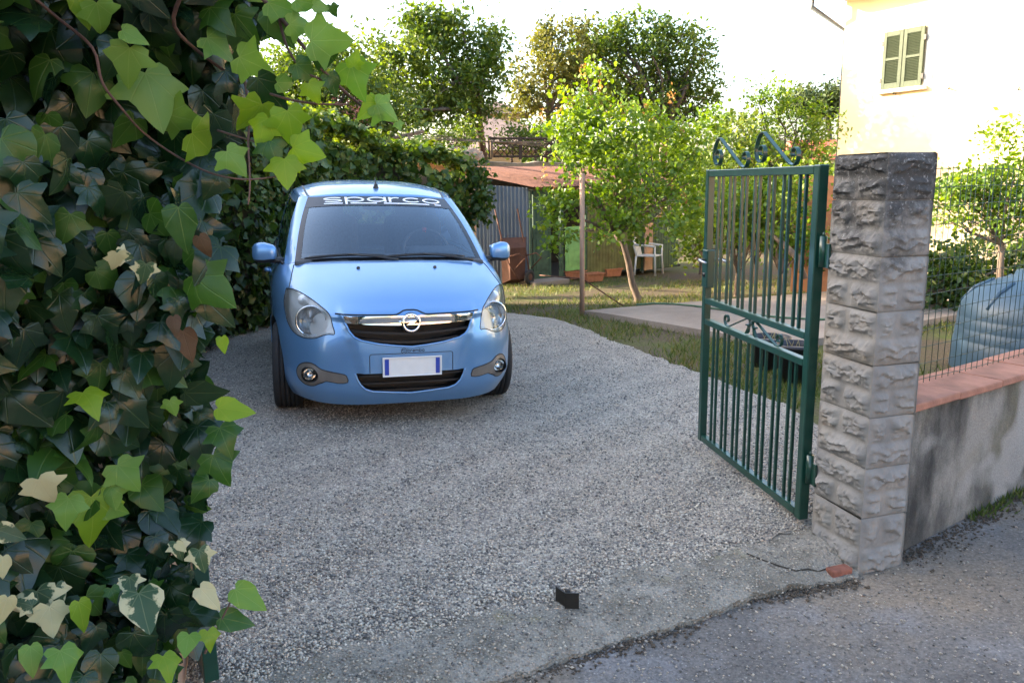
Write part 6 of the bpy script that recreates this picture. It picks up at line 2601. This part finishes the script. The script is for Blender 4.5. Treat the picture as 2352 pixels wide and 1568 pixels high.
# ------------------------------------------------------------------ foreground ivy over the left pier
LP0, LDX = Vector((-1.02, 2.13, 0)), az(253)
lpw = thing('left_pier_wall', 'pink rendered pier and wall end buried under the foreground ivy', 'wall', LP0, math.atan2(LDX.y, LDX.x))
MB().box((.17, -.16, .85), (.34, .32, 1.9)).build('pier', M['pinkwall'], lpw)
MB().box((2.3, -.13, .70), (3.9, .2, 1.6)).build('wall', M['pinkwall'], lpw)


def ivy_mat(name, base, vein, rough=.36, trans=.18, varieg=None, spec=.32):
    t = NT(name)
    at = t.n('Attribute', attribute_name='lc')
    sp = t.n('SeparateXYZ')
    t.L(at.outputs['Vector'], sp.inputs[0])
    x, y = sp.outputs[0], sp.outputs[1]
    th = t.math('ARCTAN2', x, y)
    r_ = t.math('SQRT', t.math('ADD', t.math('MULTIPLY', x, x), t.math('MULTIPLY', y, y)))
    k = R(40)
    fr_ = t.math('ABSOLUTE', t.math('SUBTRACT', t.math('FRACT', t.math('ADD', t.math('DIVIDE', th, k), .5)), .5))
    d = t.math('MULTIPLY', t.math('MULTIPLY', fr_, k), r_)
    vm = t.ramp(d, [(.003, K(1, 1, 1)), (.016, K(0, 0, 0))])
    # side veins
    w_ = t.n('TexWave')
    w_.inputs['Scale'].default_value = 2.6
    w_.inputs['Distortion'].default_value = 3.0
    t.L(at.outputs['Vector'], w_.inputs['Vector'])
    oi = t.n('ObjectInfo')
    tn = t.n('Attribute', attribute_name='tint')
    rnd = t.math('FRACT', t.math('ADD', oi.outputs['Random'], tn.outputs['Fac']))
    nz = t.noise(4.0, 5, .6, co=at.outputs['Vector'])
    c = t.ramp(rnd, [(i / (len(base) - 1), b) for i, b in enumerate(base)])
    c = t.mix(t.ramp(nz, [(.3, K(.0, .0, .0)), (.75, K(.35, .35, .35))]), c, base[-1])
    if varieg:
        off = t.math('MULTIPLY', rnd, 9.0)
        cmb = t.n('CombineXYZ')
        t.L(x, cmb.inputs[0])
        t.L(y, cmb.inputs[1])
        t.L(off, cmb.inputs[2])
        vn = t.noise(3.0, 4, .6, co=cmb.outputs[0])
        e = t.math('ADD', t.math('MULTIPLY', t.math('ABSOLUTE', x), 1.1), t.math('ADD', t.math('MULTIPLY', vn, .9), t.math('MULTIPLY', y, .15)))
        c = t.mix(t.ramp(e, [(varieg - .03, K(0, 0, 0)), (varieg + .03, K(1, 1, 1))]), c, K(.46, .43, .25))
    c = t.mix(t.math('MULTIPLY', vm, .32), c, vein)
    t.set(Base_Color=c, Roughness=rough)
    t.b.inputs['Specular IOR Level'].default_value = spec
    t.bump(t.math('ADD', t.math('MULTIPLY', vm, -.6), t.math('MULTIPLY', nz, .5)), .3, .006)
    tr = t.n('BsdfTranslucent')
    hs = t.n('HueSaturation')
    hs.inputs['Hue'].default_value = .482
    hs.inputs['Saturation'].default_value = 1.15
    hs.inputs['Value'].default_value = 1.5
    t.L(c, hs.inputs['Color'])
    t.L(hs.outputs[0], tr.inputs[0])
    mx = t.n('MixShader')
    mx.inputs[0].default_value = trans
    t.L(t.b.outputs[0], mx.inputs[1])
    t.L(tr.outputs[0], mx.inputs[2])
    t.L(mx.outputs[0], t.out.inputs[0])
    return t.m


IV = {
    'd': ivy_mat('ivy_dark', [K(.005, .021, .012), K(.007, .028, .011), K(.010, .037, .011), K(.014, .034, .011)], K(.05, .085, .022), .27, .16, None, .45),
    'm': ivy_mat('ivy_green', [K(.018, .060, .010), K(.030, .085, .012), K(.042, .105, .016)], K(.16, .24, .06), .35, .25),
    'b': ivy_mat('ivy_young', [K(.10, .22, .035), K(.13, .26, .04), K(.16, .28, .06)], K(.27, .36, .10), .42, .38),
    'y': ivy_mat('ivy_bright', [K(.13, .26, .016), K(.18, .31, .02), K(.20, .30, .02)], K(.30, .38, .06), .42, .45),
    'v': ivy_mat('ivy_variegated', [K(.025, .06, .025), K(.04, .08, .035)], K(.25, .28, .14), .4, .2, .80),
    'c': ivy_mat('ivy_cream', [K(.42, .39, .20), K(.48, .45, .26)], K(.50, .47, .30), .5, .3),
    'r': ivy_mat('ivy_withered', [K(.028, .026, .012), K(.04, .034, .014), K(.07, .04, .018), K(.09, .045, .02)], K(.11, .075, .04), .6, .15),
}
OUTL = {
    'lobed': [(0, 0), (.12, -.12), (.28, -.16), (.44, -.06), (.43, .09), (.66, .24), (.62, .30), (.37, .41), (.31, .52), (.24, .66), (.12, .86), (0, 1)],
    'heart': [(0, 0), (.12, -.13), (.30, -.16), (.46, -.04), (.52, .14), (.49, .32), (.40, .48), (.29, .63), (.17, .80), (.07, .93), (0, 1)],
    'long': [(0, 0), (.10, -.08), (.22, -.08), (.33, .04), (.36, .20), (.34, .36), (.27, .55), (.17, .76), (.07, .92), (0, 1)],
}


def leaf_geo(kind, fold, droop, twist, seed):
    g = np.random.default_rng(seed)
    h = OUTL[kind]
    jit = lambda p: (p[0] * (1 + g.normal(0, .06)), p[1] + g.normal(0, .012))
    right = [h[0]] + [jit(p) for p in h[1:-1]] + [h[-1]]
    left = [(-x, y) for x, y in [jit(p) for p in h[1:-1]]]
    poly = right + list(reversed(left))
    n = len(poly)
    P = [Vector(p) for p in poly] + [Vector((0, y)) for y in (.2, .4, .6, .8)] + [Vector((s * a_, y)) for s in (-1, 1) for a_, y in ((.13, .0), (.14, .22), (.13, .42), (.10, .62), (.28, .08), (.28, .28), (.38, .2))]
    V, _, F, *_ = delaunay_2d_cdt(P, [(i, (i + 1) % n) for i in range(n)], [], 1, 1e-6)
    F = [tuple(f) if (V[f[1]] - V[f[0]]).cross(V[f[2]] - V[f[0]]) > 0 else tuple(reversed(f)) for f in F]
    V3 = []
    for v in V:
        r_ = v.length
        z = fold * (v.x * v.x / (abs(v.x) + .10)) - droop * r_ * r_ + .10 * math.sin(v.x * 8 + v.y * 5 + seed) * abs(v.x) + twist * v.x * v.y + .03 * math.sin(v.y * 6 + seed * 1.7)
        V3.append((v.x, v.y, z))
    return np.array(V3), np.array(F), np.array([(v.x, v.y, 0) for v in V])


GEO = [leaf_geo(k, f, d, t, i + 3) for i, (k, f, d, t) in enumerate([('lobed', .12, .30, .3), ('heart', .20, .22, -.35), ('long', .25, .35, .25), ('lobed', .05, .15, -.45), ('heart', .02, .42, .4), ('heart', .34, .12, .15), ('lobed', .30, .45, -.2), ('long', -.2, .25, -.4), ('lobed', -.18, .2, .35)])]
LM = {}


def leaf_mesh(gi, k):
    if (gi, k) not in LM:
        V, F, lc = GEO[gi]
        me = fastmesh('leaf', V, F, IV[k], np.zeros(len(V)), True)
        a = me.attributes.new('lc', 'FLOAT_VECTOR', 'POINT')
        a.data.foreach_set('vector', lc.astype(np.float32).ravel())
        LM[(gi, k)] = me
    return LM[(gi, k)]


def ivy_depth(px, py):
    y = 1.72 + .10 * math.sin(py * .006 + 1) + .05 * math.sin(px * .013 + py * .009)
    if px < 420:
        y -= (420 - px) * .00052
    if py < 300:
        y -= .10 * sstep(300, -100, py)
    return max(y, .95)


def frame(nrm, tip):
    z = nrm.normalized()
    y = (tip - z * tip.dot(z)).normalized()
    x = y.cross(z)
    return Matrix((x, y, z)).transposed()


ivy = thing('foreground_ivy', 'large glossy ivy mass filling the left side of the view', 'ivy', (LP0.x, LP0.y, 0))
IO = Vector((LP0.x, LP0.y, 0))
gi_ = np.random.default_rng(21)


def put_leaf(px, py, spx, ang, k, front=.10, gi=None, tilt=.35):
    Y = ivy_depth(px, py) - front
    c = AT(px, py, Y)
    d = ray(px, py).normalized()
    s = spx / 1816.0 * Y
    a = R(ang)
    tip = _r * math.cos(a) - _u * math.sin(a)
    n = -d + Vector(gi_.normal(0, tilt, 3)) + Vector((0, 0, .15))
    Mx = frame(n, tip + d * float(gi_.normal(-.05, .25)))
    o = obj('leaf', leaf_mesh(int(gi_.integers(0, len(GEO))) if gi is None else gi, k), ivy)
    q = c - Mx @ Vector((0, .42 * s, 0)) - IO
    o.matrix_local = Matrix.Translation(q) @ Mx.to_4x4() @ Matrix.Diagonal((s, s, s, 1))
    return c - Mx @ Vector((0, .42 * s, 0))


EXPL = [(352, 222, 165, 70, 'b', 0), (292, 150, 110, 100, 'b', 1), (420, 272, 105, 15, 'b', 3), (470, 328, 120, 25, 'y', 0), (540, 372, 85, 50, 'b', 1), (232, 42, 95, 60, 'b', 1), (305, 82, 70, 25, 'b', 2), (190, 20, 90, 70, 'y', 2),
        (505, 108, 90, 20, 'b', 0), (580, 145, 100, 25, 'b', 0), (658, 192, 75, 15, 'b', 2), (755, 92, 115, -5, 'b', 0), (740, 132, 80, 95, 'm', 1), (720, 212, 60, 60, 'y', 1), (818, 185, 105, 75, 'b', 0), (888, 256, 80, 25, 'b', 0), (915, 288, 28, 70, 'b', 1), (850, 250, 70, 140, 'y', 0),
        (668, 292, 105, 75, 'y', 1), (702, 348, 95, 15, 'y', 0), (655, 392, 90, 85, 'y', 0), (602, 300, 90, 100, 'y', 1), (640, 62, 110, 60, 'm', 2), (690, 60, 70, 10, 'b', 1), (645, 15, 80, 20, 'b', 0), (580, 270, 110, 85, 'y', 1), (560, 60, 90, 60, 'm', 0), (500, 40, 100, 50, 'm', 1), (545, 190, 100, 40, 'd', 0), (620, 215, 120, 60, 'd', 2),
        (700, 5, 60, 10, 'b', 1), (738, 16, 50, 10, 'b', 2), (765, 25, 34, 70, 'm', 1), (815, 135, 48, -80, 'y', 1), (625, 345, 80, 70, 'm', 0), (700, 165, 70, 40, 'm', 1), (765, 195, 60, 60, 'm', 0),
        (332, 628, 66, 90, 'v', 0), (268, 600, 60, 70, 'c', 1), (288, 588, 50, 10, 'v', 1), (480, 665, 150, 35, 'm', 1), (415, 520, 130, 90, 'm', 2), (500, 715, 120, 45, 'd', 2), (505, 655, 60, 20, 'v', 2), (512, 790, 50, 80, 'y', 2),
        (103, 1128, 105, 70, 'c', 6), (205, 920, 105, 65, 'y', 0), (215, 1192, 165, 80, 'y', 1), (150, 1175, 100, 95, 'b', 1), (258, 1140, 75, 80, 'b', 1), (292, 1092, 105, 50, 'b', 0), (252, 1165, 95, 20, 'b', 1), (535, 940, 105, 8, 'y', 2), (395, 935, 52, 70, 'b', 1),
        (570, 1372, 115, 35, 'b', 2), (540, 1424, 105, 10, 'm', 2), (505, 1075, 110, 60, 'm', 0), (515, 1010, 100, 70, 'm', 1), (90, 1390, 120, 75, 'v', 1), (118, 1420, 100, 85, 'c', 1), (55, 1385, 60, 190, 'v', 1), (135, 1365, 70, 80, 'v', 1), (10, 1400, 90, 110, 'c', 2), (20, 1225, 90, 20, 'v', 2), (5, 1300, 70, 90, 'c', 2),
        (330, 1400, 135, 85, 'v', 5), (298, 1345, 70, 80, 'v', 1), (480, 1370, 95, 45, 'c', 2), (410, 1262, 60, 70, 'v', 1), (462, 1285, 75, 80, 'v', 1), (415, 1255, 40, 40, 'c', 2), (385, 1530, 95, 85, 'y', 1), (430, 1478, 70, 100, 'b', 1), (482, 1468, 66, 80, 'y', 0), (72, 1512, 95, 85, 'b', 2), (150, 1525, 115, 80, 'b', 1), (190, 1410, 100, 75, 'y', 2), (260, 1365, 50, 70, 'm', 1),
        (430, 790, 95, 70, 'r', 2), (468, 565, 70, 70, 'r', 7), (400, 745, 60, 80, 'r', 7)]
stems = []
for e in EXPL:
    put_leaf(e[0], e[1], e[2] * .80, e[3], e[4], .13 if e[4] in 'byc' else .10, {1: int(gi_.choice([0, 1, 3, 6, 8])), 0: int(gi_.choice([0, 3, 6, 8]))}.get(e[5], e[5]), .30)
REG = [(-700, -420), (640, -420), (700, -60), (640, 60), (560, 130), (600, 200), (560, 260), (505, 330), (500, 420), (475, 500), (480, 560), (490, 660), (490, 720), (455, 780), (480, 850), (475, 930), (490, 1010), (500, 1080), (470, 1120), (460, 1200), (465, 1300), (470, 1400), (450, 1460), (400, 1500), (380, 1640), (-700, 1900)]
# glossy dark leaves in front, one object each, spread evenly
cand = []
tries = 0
while len(cand) < 300 - len(EXPL) and tries < 60000:
    tries += 1
    px, py = gi_.uniform(-130, 640), gi_.uniform(-60, 1600)
    if not inpoly(np.array(px), np.array(py), REG):
        continue
    md_ = 40 if tries < 30000 else 30
    if any((px - a) ** 2 + ((py - b) * .9) ** 2 < md_ * md_ for a, b, *_ in cand):
        continue
    cand.append((px, py))
for px, py in cand:
    big = 1.25 if px < 200 else 1.0
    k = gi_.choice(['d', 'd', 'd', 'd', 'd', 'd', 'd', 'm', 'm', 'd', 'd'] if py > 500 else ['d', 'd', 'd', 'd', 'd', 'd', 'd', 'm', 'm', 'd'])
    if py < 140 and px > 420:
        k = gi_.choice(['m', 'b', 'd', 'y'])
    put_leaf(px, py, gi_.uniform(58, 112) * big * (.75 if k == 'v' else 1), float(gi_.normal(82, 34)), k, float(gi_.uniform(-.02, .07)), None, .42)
# the depth of the bush behind them: one mass
PV, PF, PL, PTn = {k: [] for k in 'dm'}, {k: [] for k in 'dm'}, {k: [] for k in 'dm'}, {k: [] for k in 'dm'}
cnt = {k: 0 for k in 'dm'}
nl = 0
while nl < 5200:
    px, py = gi_.uniform(-900, 660), gi_.uniform(-420, 1800)
    if not inpoly(np.array(px), np.array(py), REG):
        continue
    nl += 1
    if px > 380:
        px -= 18
    Y = ivy_depth(px, py) - .01 + .36 * gi_.random() * (.55 if px > 400 else 1)
    c = AT(px, py, Y)
    d = ray(px, py).normalized()
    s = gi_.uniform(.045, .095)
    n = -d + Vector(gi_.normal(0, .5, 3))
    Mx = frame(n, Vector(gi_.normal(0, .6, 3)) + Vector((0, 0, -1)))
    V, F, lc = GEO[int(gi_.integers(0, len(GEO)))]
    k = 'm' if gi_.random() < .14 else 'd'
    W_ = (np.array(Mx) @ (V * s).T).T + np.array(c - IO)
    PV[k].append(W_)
    PF[k].append(F + cnt[k])
    PL[k].append(lc)
    PTn[k].append(np.full(len(V), gi_.random()))
    cnt[k] += len(V)
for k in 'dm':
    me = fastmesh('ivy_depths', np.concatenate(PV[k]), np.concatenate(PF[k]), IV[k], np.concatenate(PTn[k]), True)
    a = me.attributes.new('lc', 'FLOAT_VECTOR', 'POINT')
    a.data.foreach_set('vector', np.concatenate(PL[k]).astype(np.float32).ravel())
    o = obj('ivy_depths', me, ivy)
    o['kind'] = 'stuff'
# stems
M['stem'] = bark('ivy_stem', K(.07, .035, .03), K(.15, .085, .065))


def twig(pts, r=.0035, front=.09):
    P = [AT(x, y, ivy_depth(x, y) - front) - IO for x, y in pts]
    Q = []
    for i in range(len(P) - 1):
        p0, p1, p2, p3 = P[max(i - 1, 0)], P[i], P[i + 1], P[min(i + 2, len(P) - 1)]
        for j in range(4):
            t = j / 4
            Q.append(.5 * ((2 * p1) + (p2 - p0) * t + (2 * p0 - 5 * p1 + 4 * p2 - p3) * t * t + (3 * p1 - p0 - 3 * p2 + p3) * t ** 3))
    Q.append(P[-1])
    n = len(Q)
    MB().tube(Q, [r * (1 - .55 * i / (n - 1)) for i in range(n)], 7).build('stem', M['stem'], ivy)


twig([(60, -20), (130, 40), (212, 110), (235, 190), (280, 250), (330, 305), (400, 355), (480, 396), (560, 412), (640, 405), (690, 395)], .0032)
twig([(420, -20), (400, 60), (470, 130), (560, 190), (640, 222), (720, 238), (802, 240)], .0042)
twig([(560, -40), (630, 25), (695, 105), (740, 160), (775, 195), (820, 235), (870, 270), (922, 293)], .0045)
twig([(640, 40), (660, 110), (700, 165), (760, 190), (790, 205)], .0032)
twig([(700, -10), (735, 14), (770, 32)], .0026)
twig([(560, 170), (572, 260), (570, 330), (574, 420), (570, 470)], .003)
twig([(500, 300), (560, 318), (600, 330)], .0026)
twig([(470, 1500), (495, 1450), (520, 1400), (545, 1350)], .003)
